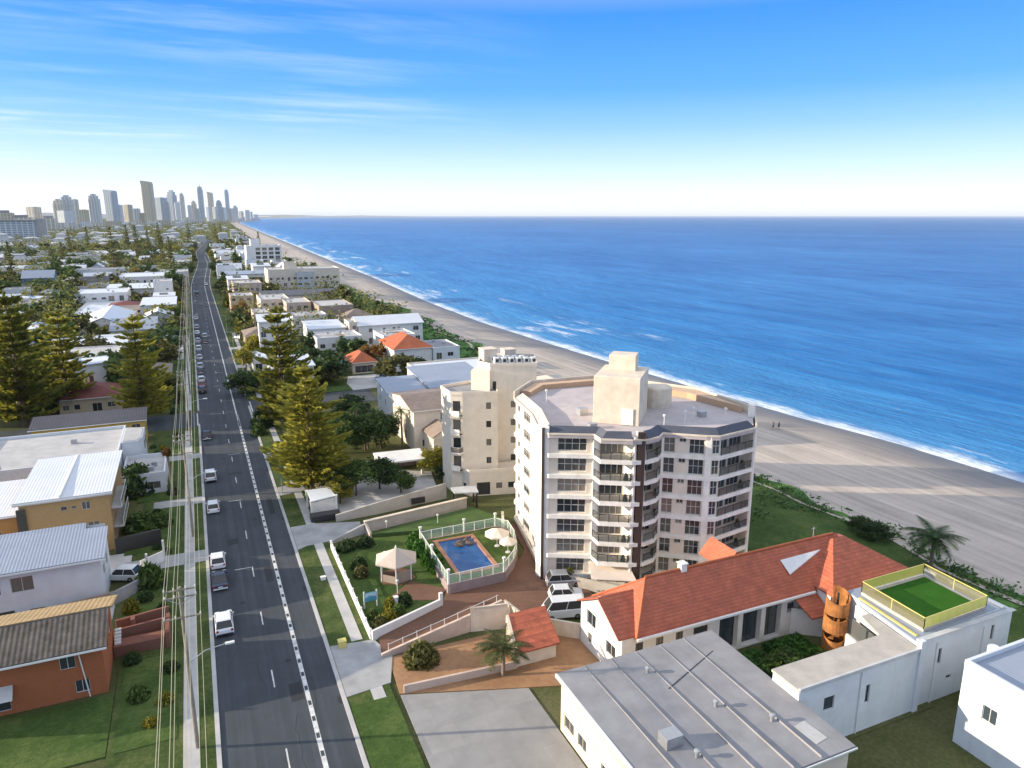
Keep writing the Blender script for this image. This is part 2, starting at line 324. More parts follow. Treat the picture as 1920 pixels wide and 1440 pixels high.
cl = math_(nt, 'MULTIPLY', ramp(nt, n1, [(.46, 0), (.76, 1)]), ramp(nt, n2, [(.43, 0), (.60, 1)]))
cl = math_(nt, 'MULTIPLY', math_(nt, 'MULTIPLY', cl, west), ramp(nt, z, [(.02, 0), (.08, 1)]))
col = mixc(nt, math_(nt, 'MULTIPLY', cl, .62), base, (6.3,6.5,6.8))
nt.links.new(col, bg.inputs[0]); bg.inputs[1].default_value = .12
sl = bpy.data.lights.new('sun', 'SUN'); sl.energy = 5.0; sl.angle = math.radians(.5); sl.color = (1, .86, .66)
so = bpy.data.objects.new('sun', sl); C.objects.link(so)
sd = V((math.sin(AZ)*math.cos(EL), math.cos(AZ)*math.cos(EL), math.sin(EL)))
so.rotation_euler = (-sd).to_track_quat('-Z', 'Y').to_euler(); so.location = sd*300
cam = bpy.data.cameras.new('camera'); co = bpy.data.objects.new('camera', cam); C.objects.link(co)
cam.sensor_fit = 'HORIZONTAL'; cam.sensor_width = 36; cam.lens = 36*F/1920; cam.clip_start = .5; cam.clip_end = 400000
co.location = (0,0,EYE); co.rotation_euler = (math.pi/2-PITCH, 0, -YAW); sc.camera = co
sc.view_settings.view_transform = 'Standard'; sc.view_settings.look = 'None'; sc.view_settings.exposure = .8; sc.view_settings.gamma = 1
# ------------------------------------------------------------------ land, beach, sea
SY = [-400,-60,40,80,105,130,160,197,262,313,406,585,926,1408,2357,3600,5290,8000,13000,26000]
SX = [150,143,141,139.7,139,135,132,129,125,122.5,124,134,147,167,203,252,324,520,1150,4000]
DX = [90,89,88.5,87.5,87,87,87,87.5,89,93,88,93,91,110,148,195,262,450,1070,3900]
def lerp(xs, ys, x):
    if x <= xs[0]: return ys[0]
    for i in range(len(xs)-1):
        if x <= xs[i+1]:
            t = (x-xs[i])/(xs[i+1]-xs[i]); t = t
            return ys[i]+(ys[i+1]-ys[i])*t
    return ys[-1]
def shore(y): return lerp(SY, SX, y)
def dune(y): return lerp(SY, DX, y) + 1.2*math.sin(y*.11) + .8*math.sin(y*.29+1)
YS = []; y = -400
while y < 26000:
    YS.append(y); y += 6 if y < 500 else (25 if y < 1500 else (120 if y < 6000 else 1000))
YS.append(26000)
def strip(fn, name, mat, cols):
    """sheet made of rows across the coast; cols: list of (function x(y), z)"""
    m = MB(); m.uv = []
    for y in YS:
        for fx, z in cols:
            x = fx(y); m.v.append((x, y, z)); m.uv.append((x-shore(y), y))
    k = len(cols)
    for i in range(len(YS)-1):
        for j in range(k-1): m.f.append((i*k+j, i*k+j+1, (i+1)*k+j+1, (i+1)*k+j))
    return m.build(name, mat)
def br(t): return lambda y: dune(y)+(shore(y)-dune(y))*t
struct(strip(None, 'beach', M['sand'], [(lambda y: dune(y)-2, .25), (dune, .0), (br(.12), -.5), (br(.35), -1.3), (br(.65), -2.3), (br(.88), -3.3), (br(1), -4.02), (lambda y: shore(y)+14, -5.2)]))
def sw(d): return lambda y: shore(y)+d
m = strip(None, 'sea', M['sea'], [(sw(-3), -4), (sw(8), -4), (sw(25), -4), (sw(60), -4), (sw(150), -4), (sw(400), -4), (sw(1200), -4), (sw(4000), -4), (lambda y: 150000, -4)])
struct(m)
o = MB(); o.uv = [(200,26000),(150000,26000),(150000,160000),(200,160000)]
o.v = [(4000,26000,-4),(150000,26000,-4),(150000,160000,-4),(-6000,160000,-4)]; o.f = [(0,1,2,3)]
o.build('sea_horizon', M['sea'])
struct(bpy.data.objects['sea_horizon'])
g = MB()
for i, y in enumerate(YS): g.v += [(-14000, y, 0), (-400, y, 0), (dune(y)-.5, y, 0)]
for i in range(len(YS)-1):
    for j in (0, 1): g.f.append((i*3+j, i*3+j+1, i*3+j+4, i*3+j+3))
struct(g.build('ground', M['land']))
# hinterland ranges on the western horizon and the far headland
def ridge(name, pts, depth, seed, mat):
    r = random.Random(seed); m = MB(); n = len(pts)
    for a, z in ((0, 0), (.45, 1), (1, .2)):
        for x, y, h in pts: m.v.append((x - a*depth*.5, y + a*depth, h*z*(.85+.3*r.random()) - (3 if z == 0 else 0)))
    for k in range(2):
        for i in range(n-1): m.f.append((k*n+i, k*n+i+1, (k+1)*n+i+1, (k+1)*n+i))
    return struct(m.build(name, mat, smooth=True))
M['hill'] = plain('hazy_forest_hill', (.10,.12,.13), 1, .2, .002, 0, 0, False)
ridge('hills', [(-9000+i*330, 14500+60*i, 70+22*math.sin(i*.9)+14*math.sin(i*2.3+1)) for i in range(26)], 4000, 3, M['hill'])
ridge('headland', [(2500+i*420, 24500+220*i, 60+26*math.sin(i*.8)*(1-i/16)-i*2.2) for i in range(15)], 1800, 5, M['hill'])
# ------------------------------------------------------------------ road and verges
RL, RR = -1.5, 9.35
def roadx(y):
    t = min(1, max(0, (y-480)/330)); return 8*t*t*(3-2*t) + max(0, y-1000)*.05
RY = list(range(-60, 480, 12)) + list(range(480, 1500, 15))
def ribbon(x0, x1, z, ys=RY, m=None):
    m = m or MB(); o = len(m.v)
    for y in ys: m.v += [(x0+roadx(y), y, z), (x1+roadx(y), y, z)]
    for i in range(len(ys)-1): m.f.append((o+2*i, o+2*i+1, o+2*i+3, o+2*i+2))
    return m
struct(ribbon(RL, RR, .02).build('road', M['asphalt']))
mk = MB()
def dash(m, x, y0, y1, wd, z=.026):
    return m.quad((x-wd/2+roadx(y0),y0,z),(x+wd/2+roadx(y0),y0,z),(x+wd/2+roadx(y1),y1,z),(x-wd/2+roadx(y1),y1,z))
y = -55.
while y < 480: dash(mk, 3.65, y, y+3.0, .13); y += 12.1
y = -55.
while y < 163: dash(mk, 6.45, y, y+1.7, .30); y += 2.4      # wide broken line on the sea side
y = 168.
while y < 900: dash(mk, 6.35, y, y+14.9, .26); y += 15
y = -55.
while y < 163: dash(mk, 6.27, y, y+12, .06); dash(mk, 6.63, y, y+12, .06); y += 12
for x, y in ((3.0,118),(2.6,93),(4.2,143),(3.4,206),(4.6,224)): mk.box(x-1.1,y,.024,x+.9,y+.14,.027)
struct(mk.build('road_markings', M['paint'], fix=False))
M['patch'] = plain('tar_patch', (.022,.023,.026), .8, .2, 1, .1, 0, False)
pt = MB()
for x, y, a, b_ in ((1.0,101,1.5,2.2),(5.0,88,.9,4.5),(2.6,131,2.2,1.2),(7.6,110,.8,7),(4.9,63,1.2,3)): pt.quad((x,y,.0235),(x+a,y+.1,.0235),(x+a,y+b_,.0235),(x,y+b_-.1,.0235))
for x, y in ((1.9,84),(5.2,109),(2.2,141),(5.4,70),(1.6,171)): pt.lathe((x,y,.005),[(.34,0),(.34,.0185)],12)
for y in range(52,330,23): pt.box(-1.45,y,.01,-1.1,y+1.1,.0245); pt.box(8.95,y+9,.01,9.3,y+10.1,.0245)
rc_ = random.Random(8)
for k in range(16):
    x, y = rc_.uniform(-.5,8.5), rc_.uniform(50,190)
    for j in range(9):
        x2, y2 = x+rc_.uniform(-.25,.25), y+rc_.uniform(.5,1.1); pt.quad((x-.03,y,.0232),(x+.03,y,.0232),(x2+.03,y2,.0232),(x2-.03,y2,.0232)); x, y = x2, y2
struct(pt.build('road_patches', M['patch'], fix=False))
kb = MB()
for x0, x1 in ((RL-.4, RL), (RR, RR+.4)):
    for i in range(len(RY)-1):
        y0, y1 = RY[i], RY[i+1]
        if x0 > 0 and 172 < y0 < 186: continue
        if x0 < 0 and 165 < y0 < 180: continue
        kb.add([(x0+roadx(y0),y0,0),(x1+roadx(y0),y0,0),(x1+roadx(y1),y1,0),(x0+roadx(y1),y1,0),(x0+roadx(y0),y0,.15),(x1+roadx(y0),y0,.15),(x1+roadx(y1),y1,.15),(x0+roadx(y1),y1,.15)],
            [(4,5,6,7),(0,1,5,4),(1,2,6,5),(2,3,7,6),(3,0,4,7)])
struct(kb.build('kerb', M['palecon']))
def sheet(name, mat, polys, z=.13, z0=-.05):
    m = MB()
    for p in polys: m.prism(p, z0, z)
    return struct(m.build(name, mat))
def rect(x0, y0, x1, y1): return [(x0,y0),(x1,y0),(x1,y1),(x0,y1)]
sheet('verge', M['verge'], [rect(-10.5,-60,-1.9,88.7), rect(-10.5,88.7,-1.9,163.5), rect(-10.5,181,-1.9,470), rect(9.75,-60,14,172), rect(9.75,187,14,470)], .11)
sheet('footpath', M['palecon'], [rect(12.1,70.6,13.3,172), rect(12.1,187,13.2,300), rect(12.1,-60,13.3,62), rect(-4.5,-60,-3.2,163), rect(-4.5,181,-3.2,300)], .14)
sheet('driveway', M['concrete'], [[(9.8,61.5),(14.2,62),(15.5,66.3),(14.4,70.0),(9.8,70.6)], [(9.8,95.5),(11,96.3),(14.2,96.5),(19.4,98.2),(19.6,101.5),(13,103.6),(9.8,103.6)], rect(-12,97.2,-1.9,100.8), [(9.8,117),(9.8,121),(14.5,122),(14.5,118)], [(9.8,138),(9.8,142),(15,142),(15,138)],
    rect(-9,119,-1.9,122), rect(-10,143,-1.9,146), rect(9.8,228,16,233), rect(9.8,262,16,266)], .15)
sheet('side_street', M['asphalt'], [rect(9.3,173,40,186), rect(-60,166,-1.4,179)], .022)
sheet('side_street_line', M['paint'], [rect(9.9,174.4,10.15,184.6), rect(-2.1,167,-1.85,178)], .03)
sheet('lawn', M['lawn'], [[(14.3,70.4),(23.3,74.3),(25.2,78.4),(27,93.5),(19.6,95.2),(14.3,94.3)], [(62,58),(87,52),(88,96),(66,100)], rect(-11,80,-5.2,88), rect(-12,103,-5,119), rect(-11.5,123,-5,143), rect(-10,62,-5,76), [(31.6,65.6),(36.6,61.4),(36.9,63.9),(33.6,67.0),(31.9,68.0)],
    rect(70,28,88,46), [(58,186),(74,186),(74,205),(58,205)], [(20,186),(36,186),(36,206),(22,206)], [(9.9,44),(14,44),(14,60),(9.9,60)]], .16)
sheet('terrace_lawn', M['golf'], [[(19.7,95.6),(36.6,99.0),(39.4,93.2),(38.0,91.9),(27.6,93.7)]], .6, -.1)
sheet('brick_drive', M['brickpave'], [[(14.5,67.0),(15.0,70.2),(23.5,73.9),(25.6,78.0),(36.6,80.6),(38.4,83),(39.8,91.5),(41,91.5),(38.6,78),(41,72.5),(41,66.5),(36.4,65),(31.6,68.6),(29.5,70.6)],
    [(17.6,77.4),(18.5,77),(23.3,75),(25.2,77.2),(21.6,80.8),(20.8,80.2)]], .17)
sheet('forecourt', M['orangepave'], [[(26,56),(33.5,53.5),(35,54),(35,61),(31.4,64.6),(26,66),(15,66.2),(14.6,60)]], .1)
sheet('court', paved('court_slabs', (.33,.32,.31), (.27,.265,.26), 3, 3), [[(14.3,40),(26.3,40),(26.3,55.8),(14.6,59.8)]], .1)
sheet('courtyard', M['lawn'], [rect(14.2,20,26.3,39.8), rect(-33,62,-10.6,71)], .12)
sheet('garden_bed', M['land'], [rect(41.5,38,60,52.3)], .12)
sheet('car_court', M['palecon'], [[(14.6,104.2),(34,107),(36,118),(27,124),(16,124)], rect(9.8,204,30,208), [(34,186),(50,187),(50,203),(38,203)], rect(-34,97.5,-11,104), rect(-24,86,-12,89.6)], .13)
# ------------------------------------------------------------------ plants
def leafquad(m, c, s, r, up=.35, asp=1.0):
    a = V((r.gauss(0,1), r.gauss(0,1), r.gauss(0,1)*up)).normalized(); b = a.cross(V((r.gauss(0,1), r.gauss(0,1), r.gauss(0,1)))).normalized()
    a = a*s*asp; b = b*s*.55; c = V(c)
    m.quad(c-a, c+b*.9-a*.1, c+a, c-b*.9+a*.1)
def pine_mesh(h, rad, tiers, nb, nl, s, seed, base=.12, shape=.75):
    """Norfolk pine: tiers of level boughs that turn up at the tip, each a flat frond of needle sprays"""
    r = random.Random(seed); cr = MB(); tk = MB()
    segs = 7; bend = [(r.uniform(-.15,.15)*i/segs, r.uniform(-.15,.15)*i/segs) for i in range(segs+1)]
    for i in range(segs):
        z0, z1 = h*i/segs, h*(i+1)/segs
        tk.tube((bend[i][0], bend[i][1], z0), (bend[i+1][0], bend[i+1][1], z1), .42*h/25*(1-i/segs)+.03, .42*h/25*(1-(i+1)/segs)+.03, 7)
    for t in range(tiers):
        f = (t+r.uniform(-.25,.25))/tiers; f = max(0, f); z = h*(base+(1-base)*f)
        R0 = rad*min(1, (f+.12)/.2)**.5*(1-f)**shape + .25
        a0 = r.uniform(0, 6.28); n = max(4, int(nb*(.6+.4*(1-f))))
        for k in range(n):
            if r.random() < .17: continue
            a = a0 + 6.283*k/n + r.uniform(-.15,.15); L = R0*r.uniform(.5,1.2); droop = r.uniform(-.10,.05)
            dx, dy = math.cos(a), math.sin(a); px, py = -dy, dx
            bz = lambda q: z + L*(droop*q*1.2 + .22*q*q*q) 
            if L > 1.4: tk.tube((0,0,z), (dx*L*.75, dy*L*.75, bz(.75)), .07, .025, 4)
            m = max(5, int(nl*L/rad))
            for j in range(m):
                q = .14+.86*(j+r.random())/m
                wd = L*.27*(1.08-q)**.6 * r.uniform(-1,1)
                c = V((dx*L*q+px*wd, dy*L*q+py*wd, bz(q)+r.uniform(-.25,.4)*s+abs(wd)*.06))
                o = V((dx+px*(wd/L)*1.6, dy+py*(wd/L)*1.6, .22+r.uniform(-.15,.3))).normalized()*s*r.uniform(.7,1.25)
                sd_ = o.cross(V((0,0,1))).normalized()*s*.24 ; up = V((0,0,s*.10))
                if r.random() < .45: sd_ = sd_*.3 + V((0,0,s*.26))
                cr.quad(c-o*.5, c+sd_, c+o*.62+up, c-sd_)
    for j in range(10): leafquad(cr, (0,0,h*(.97+.03*r.random())), s*.5, r, 2)
    return cr, tk
def broad_mesh(h, rad, clumps, per, s, seed, trunkh=.3, flat=.75):
    r = random.Random(seed); cr = MB(); tk = MB()
    tk.tube((0,0,0), (r.uniform(-.2,.2), r.uniform(-.2,.2), h*trunkh*1.1), .05*h*.6, .03*h*.6, 7)
    top = V((0,0,h*trunkh))
    for i in range(clumps):
        a = r.uniform(0, 6.283); q = math.sqrt(r.random()); zz = r.random()
        rr = rad*q*(1-.55*abs(zz-.42)**1.2)
        c = V((math.cos(a)*rr, math.sin(a)*rr, h*(trunkh+.02+(1-trunkh-.1)*zz*(1-.28*q))))
        cs = rad*r.uniform(.24,.42)
        if i % 3 == 0: tk.tube(top, c, .018*h*.6, .006*h*.6, 4)
        for j in range(per):
            d = V((r.gauss(0,1), r.gauss(0,1), r.gauss(0,1)*flat)).normalized()*cs*(r.random()**.45)
            leafquad(cr, c+d, s*r.uniform(.6,1.35), r, .6)
    return cr, tk
def palm_mesh(h, nf, L, seed, lw=.35):
    r = random.Random(seed); cr = MB(); tk = MB()
    pts = [V((.12*h*.1*math.sin(i*.5), .1*h*.1*(i/6)**2, h*i/6)) for i in range(7)]
    for i in range(6): tk.tube(pts[i], pts[i+1], .2-.01*i, .19-.01*i, 8)
    top = pts[-1]
    for k in range(nf):
        a = 6.283*k/nf*2.618 + r.uniform(-.2,.2); el = r.uniform(-.35,1.25); d = V((math.cos(a)*math.cos(el), math.sin(a)*math.cos(el), math.sin(el)))
        P = top.copy(); Lk = L*r.uniform(.8,1.1); n = 12; vel = d.copy(); prev = P
        for j in range(n):
            vel = (vel + V((0,0,-.105-.02*j/n))).normalized(); P = prev + vel*Lk/n
            side = vel.cross(V((0,0,1))).normalized(); ww = lw*L*.5*math.sin(math.pi*(.12+.86*(j+.5)/n))**.7
            for sgn in (-1, 1):
                for e in (0, .5):
                    b0 = prev.lerp(P, e); tip = b0 + side*sgn*ww + vel*ww*.5 + V((0,0,-ww*.35+r.uniform(-.05,.05)))
                    cr.quad(b0, b0+vel*Lk/n*.42, tip)
            cr.quad(prev+side*.03, P+side*.02, P-side*.02, prev-side*.03)
            prev = P
    return cr, tk
def clump_mesh(rad, h, n, s, seed, box=None):
    r = random.Random(seed); cr = MB()
    for i in range(n):
        if box: c = V((r.uniform(-box[0],box[0]), r.uniform(-box[1],box[1]), h*r.random()**.6))
        else:
            d = V((r.gauss(0,1), r.gauss(0,1), abs(r.gauss(0,1)))).normalized()*(r.random()**.33)*(.86+.14*r.random())
            c = V((d.x*rad, d.y*rad, d.z*h))
        leafquad(cr, c, s*r.uniform(.6,1.3), r, .8)
    return cr
PROTO = {}
def plantproto(key, name, label, cat, crown, trunk, cm, tm=None, cname='crown'):
    t = thing(name, label, cat, (0,0,0)); crown.build(cname, cm, t, fix=False)
    if trunk is not None: trunk.build('trunk', tm or M['bark'], t, fix=False)
    PROTO[key] = [t, False]; return t
def plant(key, loc, label, rz=None, scale=1, group=None, mats=None):
    p = PROTO[key]; rz = R.uniform(0, 6.28) if rz is None else rz
    if not p[1]:
        p[1] = True; t = p[0]; t.location = loc; t.rotation_euler = (0,0,rz); t.scale = scale if isinstance(scale, tuple) else (scale,)*3; t['label'] = label
        if group: t['group'] = group
        if mats:
            for ch in t.children:
                if ch.name.split('.')[0] in mats: ch.material_slots[0].link = 'OBJECT'; ch.material_slots[0].material = mats[ch.name.split('.')[0]]
        return t
    return dup(p[0], loc, rz, scale, label, group, mats)
plantproto('pineA', 'norfolk_pine', '', 'tree', *pine_mesh(25, 7.4, 21, 10, 112, 1.0, 1, .08, .50), M['pine'])
plantproto('pineB', 'norfolk_pine', '', 'tree', *pine_mesh(27, 7.2, 21, 10, 108, 1.0, 2, .08, .48), M['pine'])
plantproto('pineF', 'norfolk_pine', '', 'tree', *pine_mesh(25, 5.2, 18, 7, 18, 1.5, 3, .08, .8), M['pinefar'])
plantproto('pineG', 'norfolk_pine', '', 'tree', *pine_mesh(25, 4.4, 16, 7, 16, 1.6, 4, .12, .9), M['pinefar'])
plantproto('treeA', 'leafy_tree', '', 'tree', *broad_mesh(8, 4.2, 34, 120, .30, 11), M['leaf'])
plantproto('treeB', 'leafy_tree', '', 'tree', *broad_mesh(7, 3.6, 28, 120, .28, 12, .22), M['leafdark'])
plantproto('treeC', 'leafy_tree', '', 'tree', *broad_mesh(9, 3.6, 30, 110, .32, 13, .3, 1.1), M['leafolive'])
plantproto('farA', 'leafy_tree', '', 'tree', *broad_mesh(8, 4.4, 20, 40, .62, 21, .2), M['leaf'])
plantproto('farB', 'leafy_tree', '', 'tree', *broad_mesh(7, 4.0, 16, 40, .66, 22, .15), M['leafdark'])
plantproto('farC', 'leafy_tree', '', 'tree', *broad_mesh(10, 3.8, 18, 40, .66, 23, .2, 1.2), M['leafolive'])
plantproto('palm', 'palm_tree', '', 'palm', *palm_mesh(5, 34, 3.1, 31, .45), M['palm'], M['palmbark'], 'fronds')
plantproto('palmtall', 'palm_tree', '', 'palm', *palm_mesh(8, 20, 2.3, 32), M['palmgreen'], M['palmbark'], 'fronds')
plantproto('bush', 'round_shrub', '', 'shrub', clump_mesh(1, 1.15, 900, .16, 41), None, M['leaf'], None, 'foliage')
plantproto('bushB', 'round_shrub', '', 'shrub', clump_mesh(1, .9, 500, .22, 42), None, M['leafdark'], None, 'foliage')
plantproto('hedge', 'hedge', '', 'hedge', clump_mesh(1, 1, 1500, .17, 43, (1,1)), None, M['hedge'], None, 'foliage')
def bx(loc, rx, h, label, m='leaf', key='bush', group=None):
    return plant(key, loc, label, None, (rx, rx, h), group, {'foliage': M[m]})
# the great pines by the road
plant('pineA', (15.0,116.6,.1), 'tall Norfolk pine with sunlit yellow-green boughs beside the white lattice gate', .4, (1.0,1.0,.87))
plant('pineB', (15.4,158.2,.1), 'tall Norfolk pine standing just behind the sunlit pine by the footpath', 1.9, (1.02,1.02,.98))
plant('pineA', (-36.5,181,.1), 'broad Norfolk pine at the left edge of the photo, nearest of its clump', 2.2, (1.22,1.22,1.17))
plant('pineB', (-29.5,193,.1), 'Norfolk pine half hidden behind the broad pine at the left edge', 4.0, (.98,.98,.88))
plant('pineA', (-44,214,.1), 'Norfolk pine rearmost of the clump at the left edge', 5.0, (1.05,1.05,1.0))
plant('pineB', (-12.9,175.6,.1), 'single Norfolk pine on the corner of the left side street', .9, (.98,.98,.89))
for i, (px, py, top, lab) in enumerate([(217,522,440,'dark Norfolk pine, tallest of the pines behind the white flat-roofed house'),(25,535,468,'dark Norfolk pine near the left edge in the middle distance'),(322,515,452,'dark Norfolk pine with a wide crown close to the road bend'),
    (308,508,462,'slim Norfolk pine just left of the wide dark pine by the road bend'),(133,485,440,'Norfolk pine between the dark blue block and the tallest dark pine'),(166,470,432,'Norfolk pine right of the slim mid-distance pine in the suburb'),(258,480,430,'Norfolk pine standing among white roofs left of the road bend'),
    (280,478,436,'Norfolk pine beside the white roofs nearest the road bend'),(120,500,462,'short Norfolk pine among the houses at middle distance'),(486,470,437,'dark Norfolk pine on the dune edge beside the beach'),(300,470,425,'far Norfolk pine behind the white roofs'),(240,470,428,'far Norfolk pine right behind the tallest dark pine'),(355,455,425,'far Norfolk pine on the left of the vanishing road'),(415,445,420,'far Norfolk pine right of the vanishing road'),(405,455,424,'far Norfolk pine beside the road just before it vanishes'),(440,470,446,'low Norfolk pine on the dune by the far apartments'),(460,462,442,'Norfolk pine clump tree left of the dark dune-edge pine')]):
    p = W(px, py); hh = (py-top)*p.length/1386*1.02
    plant('pineF' if i % 2 == 0 else 'pineG', (p.x, p.y, 0), lab, i*1.3, (hh/25*.95, hh/25*.95, hh/25), 'Norfolk pines in the middle distance')
# near garden and street plants
def tr(key, px, py, sc_, label, mats=None, group=None, z=.1):
    p = W(px, py); return plant(key, (p.x, p.y, z), label, None, sc_, group, {'crown': M[mats]} if mats else None)
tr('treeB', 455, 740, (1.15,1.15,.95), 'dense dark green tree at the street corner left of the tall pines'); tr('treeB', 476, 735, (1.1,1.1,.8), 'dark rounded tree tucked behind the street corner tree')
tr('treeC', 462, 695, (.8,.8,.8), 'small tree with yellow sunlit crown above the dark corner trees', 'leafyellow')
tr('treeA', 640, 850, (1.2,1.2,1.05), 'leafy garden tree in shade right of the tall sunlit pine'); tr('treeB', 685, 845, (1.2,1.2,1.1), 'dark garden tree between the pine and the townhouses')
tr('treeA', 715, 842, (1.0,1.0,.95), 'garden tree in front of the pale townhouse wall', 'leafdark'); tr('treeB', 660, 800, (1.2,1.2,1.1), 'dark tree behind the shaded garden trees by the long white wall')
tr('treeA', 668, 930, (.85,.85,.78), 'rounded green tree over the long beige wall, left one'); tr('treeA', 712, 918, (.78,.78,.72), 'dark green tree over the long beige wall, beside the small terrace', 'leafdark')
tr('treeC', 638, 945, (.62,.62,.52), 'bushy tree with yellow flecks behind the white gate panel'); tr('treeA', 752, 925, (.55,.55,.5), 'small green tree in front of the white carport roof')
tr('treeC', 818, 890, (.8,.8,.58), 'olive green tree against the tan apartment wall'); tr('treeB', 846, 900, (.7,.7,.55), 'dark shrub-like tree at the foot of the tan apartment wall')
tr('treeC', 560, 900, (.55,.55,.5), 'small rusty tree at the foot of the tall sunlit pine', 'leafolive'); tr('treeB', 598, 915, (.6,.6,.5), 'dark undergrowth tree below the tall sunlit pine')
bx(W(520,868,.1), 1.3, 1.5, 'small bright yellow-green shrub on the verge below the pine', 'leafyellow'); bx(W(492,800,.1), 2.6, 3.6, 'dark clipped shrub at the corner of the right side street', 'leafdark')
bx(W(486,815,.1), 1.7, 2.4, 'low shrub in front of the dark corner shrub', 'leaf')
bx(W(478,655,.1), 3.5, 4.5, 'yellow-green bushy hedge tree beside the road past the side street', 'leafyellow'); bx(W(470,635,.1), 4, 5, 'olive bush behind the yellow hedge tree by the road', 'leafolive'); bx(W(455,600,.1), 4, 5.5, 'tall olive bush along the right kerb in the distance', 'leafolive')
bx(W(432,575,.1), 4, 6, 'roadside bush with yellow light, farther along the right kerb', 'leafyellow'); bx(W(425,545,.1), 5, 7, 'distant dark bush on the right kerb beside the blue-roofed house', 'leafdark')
t = plant('palm', (24.8,58.6,.1), 'palm with arching grey-green fronds in front of the pink ramp wall', .3, (1.05,1.05,.62)); 
tr('palmtall', 755, 840, (1.1,1.1,.95), 'slender palm against the pale townhouse wall'); 
for i, (px, py) in enumerate([(690,842),(706,838),(672,835)]): tr('palmtall', px, py, (1,1,.8+.1*i), ['slim palm among the shaded garden trees, nearest the townhouse','slim palm among the shaded garden trees, middle one','slim palm among the shaded garden trees, next to the big pine'][i])
p = W(1745,1064); plant('palm', (p.x, p.y, .1), 'dark palm on the dune behind the green roof terrace', 1.0, (1.35,1.35,.86), None, {'fronds': M['palmgreen']})
p = W(1640,1012); plant('treeB', (p.x, p.y, 0), 'low dark tree on the dune at the end of the red roof', None, (.6,.6,.4)); p = W(1612,1000); plant('treeB', (p.x, p.y, 0), 'low dark tree left of the dune tree behind the red roof', None, (.55,.55,.4))
bx(W(790,1240,.1), 2.0, 1.9, 'rounded yellow-green bush at the foot of the pink ramp wall', 'leafolive')
bx(W(283,1098,.1), 1.9, 2.7, 'clipped dark green ball hedge beside the white gate', 'leaf')
bx(W(255,925,.1), 3.2, 4.6, 'large rounded dark hedge beside the white sheet roof', 'leafdark'); bx(W(278,912,.1), 2.4, 3.4, 'dark hedge right of the large rounded hedge', 'leaf')
bx(W(265,990,.1), 2.6, 2.2, 'low spreading bush on the lawn beside the tan brick flats', 'leaf'); bx(W(300,985,.1), 2.0, 1.8, 'low bush on the lawn nearest the footpath', 'leaf')
bx(W(20,897,.1), 3.5, 2, 'dark hedge at the foot of the white rendered complex', 'leafdark')
# garden of the big apartment block
for x, y, rx, h, mname, lab in [(25.4,84.5,1.5,2.0,'hedge','bright green shrub between gazebo and pool, middle one'),(25.6,82.0,1.4,1.8,'hedge','bright green shrub between gazebo and pool, nearest one'),(25.0,87.4,1.5,2.0,'hedge','bright green shrub between gazebo and pool, farther one'),(24.8,90.2,1.3,1.7,'hedge','bright green shrub by the left corner of the pool fence'),
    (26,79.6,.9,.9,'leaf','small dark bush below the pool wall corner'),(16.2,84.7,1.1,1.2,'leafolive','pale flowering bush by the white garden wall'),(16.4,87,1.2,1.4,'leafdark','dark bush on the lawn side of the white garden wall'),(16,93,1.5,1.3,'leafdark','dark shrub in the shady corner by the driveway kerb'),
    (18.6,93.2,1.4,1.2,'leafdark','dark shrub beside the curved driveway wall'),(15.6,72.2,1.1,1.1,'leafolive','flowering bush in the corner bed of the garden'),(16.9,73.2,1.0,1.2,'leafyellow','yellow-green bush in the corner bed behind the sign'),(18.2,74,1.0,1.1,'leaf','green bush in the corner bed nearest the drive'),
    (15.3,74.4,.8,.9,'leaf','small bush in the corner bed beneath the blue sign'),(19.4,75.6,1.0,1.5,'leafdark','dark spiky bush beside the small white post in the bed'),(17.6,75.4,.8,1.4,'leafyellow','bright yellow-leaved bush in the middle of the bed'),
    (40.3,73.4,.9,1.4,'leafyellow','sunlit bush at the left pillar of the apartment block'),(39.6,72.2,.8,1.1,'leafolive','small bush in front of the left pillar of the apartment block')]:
    bx((x,y,.16), rx, h, lab, mname)
for i, (x, y, rx, ry, h) in enumerate([(47,49,2.6,1.6,1.4),(50.5,47.6,2.4,1.8,1.5),(53.5,49.5,2.4,1.6,1.3),(50,44.5,3,1.4,1.1),(45.5,46,1.6,1.8,1.2),(54.6,46.2,1.8,1.5,1.1)]):
    plant('hedge', (x,y,.13), ['bright green hedge below the tall glass wall, left one','bright green hedge in the middle of the courtyard bed','bright green hedge below the tall glass wall, right one','green hedge along the flat roof edge of the courtyard','low hedge at the left end of the courtyard','low hedge beside the orange stair drum'][i], 0, (rx,ry,h), None, {'foliage': M['leaf' if i % 2 else 'hedge']})
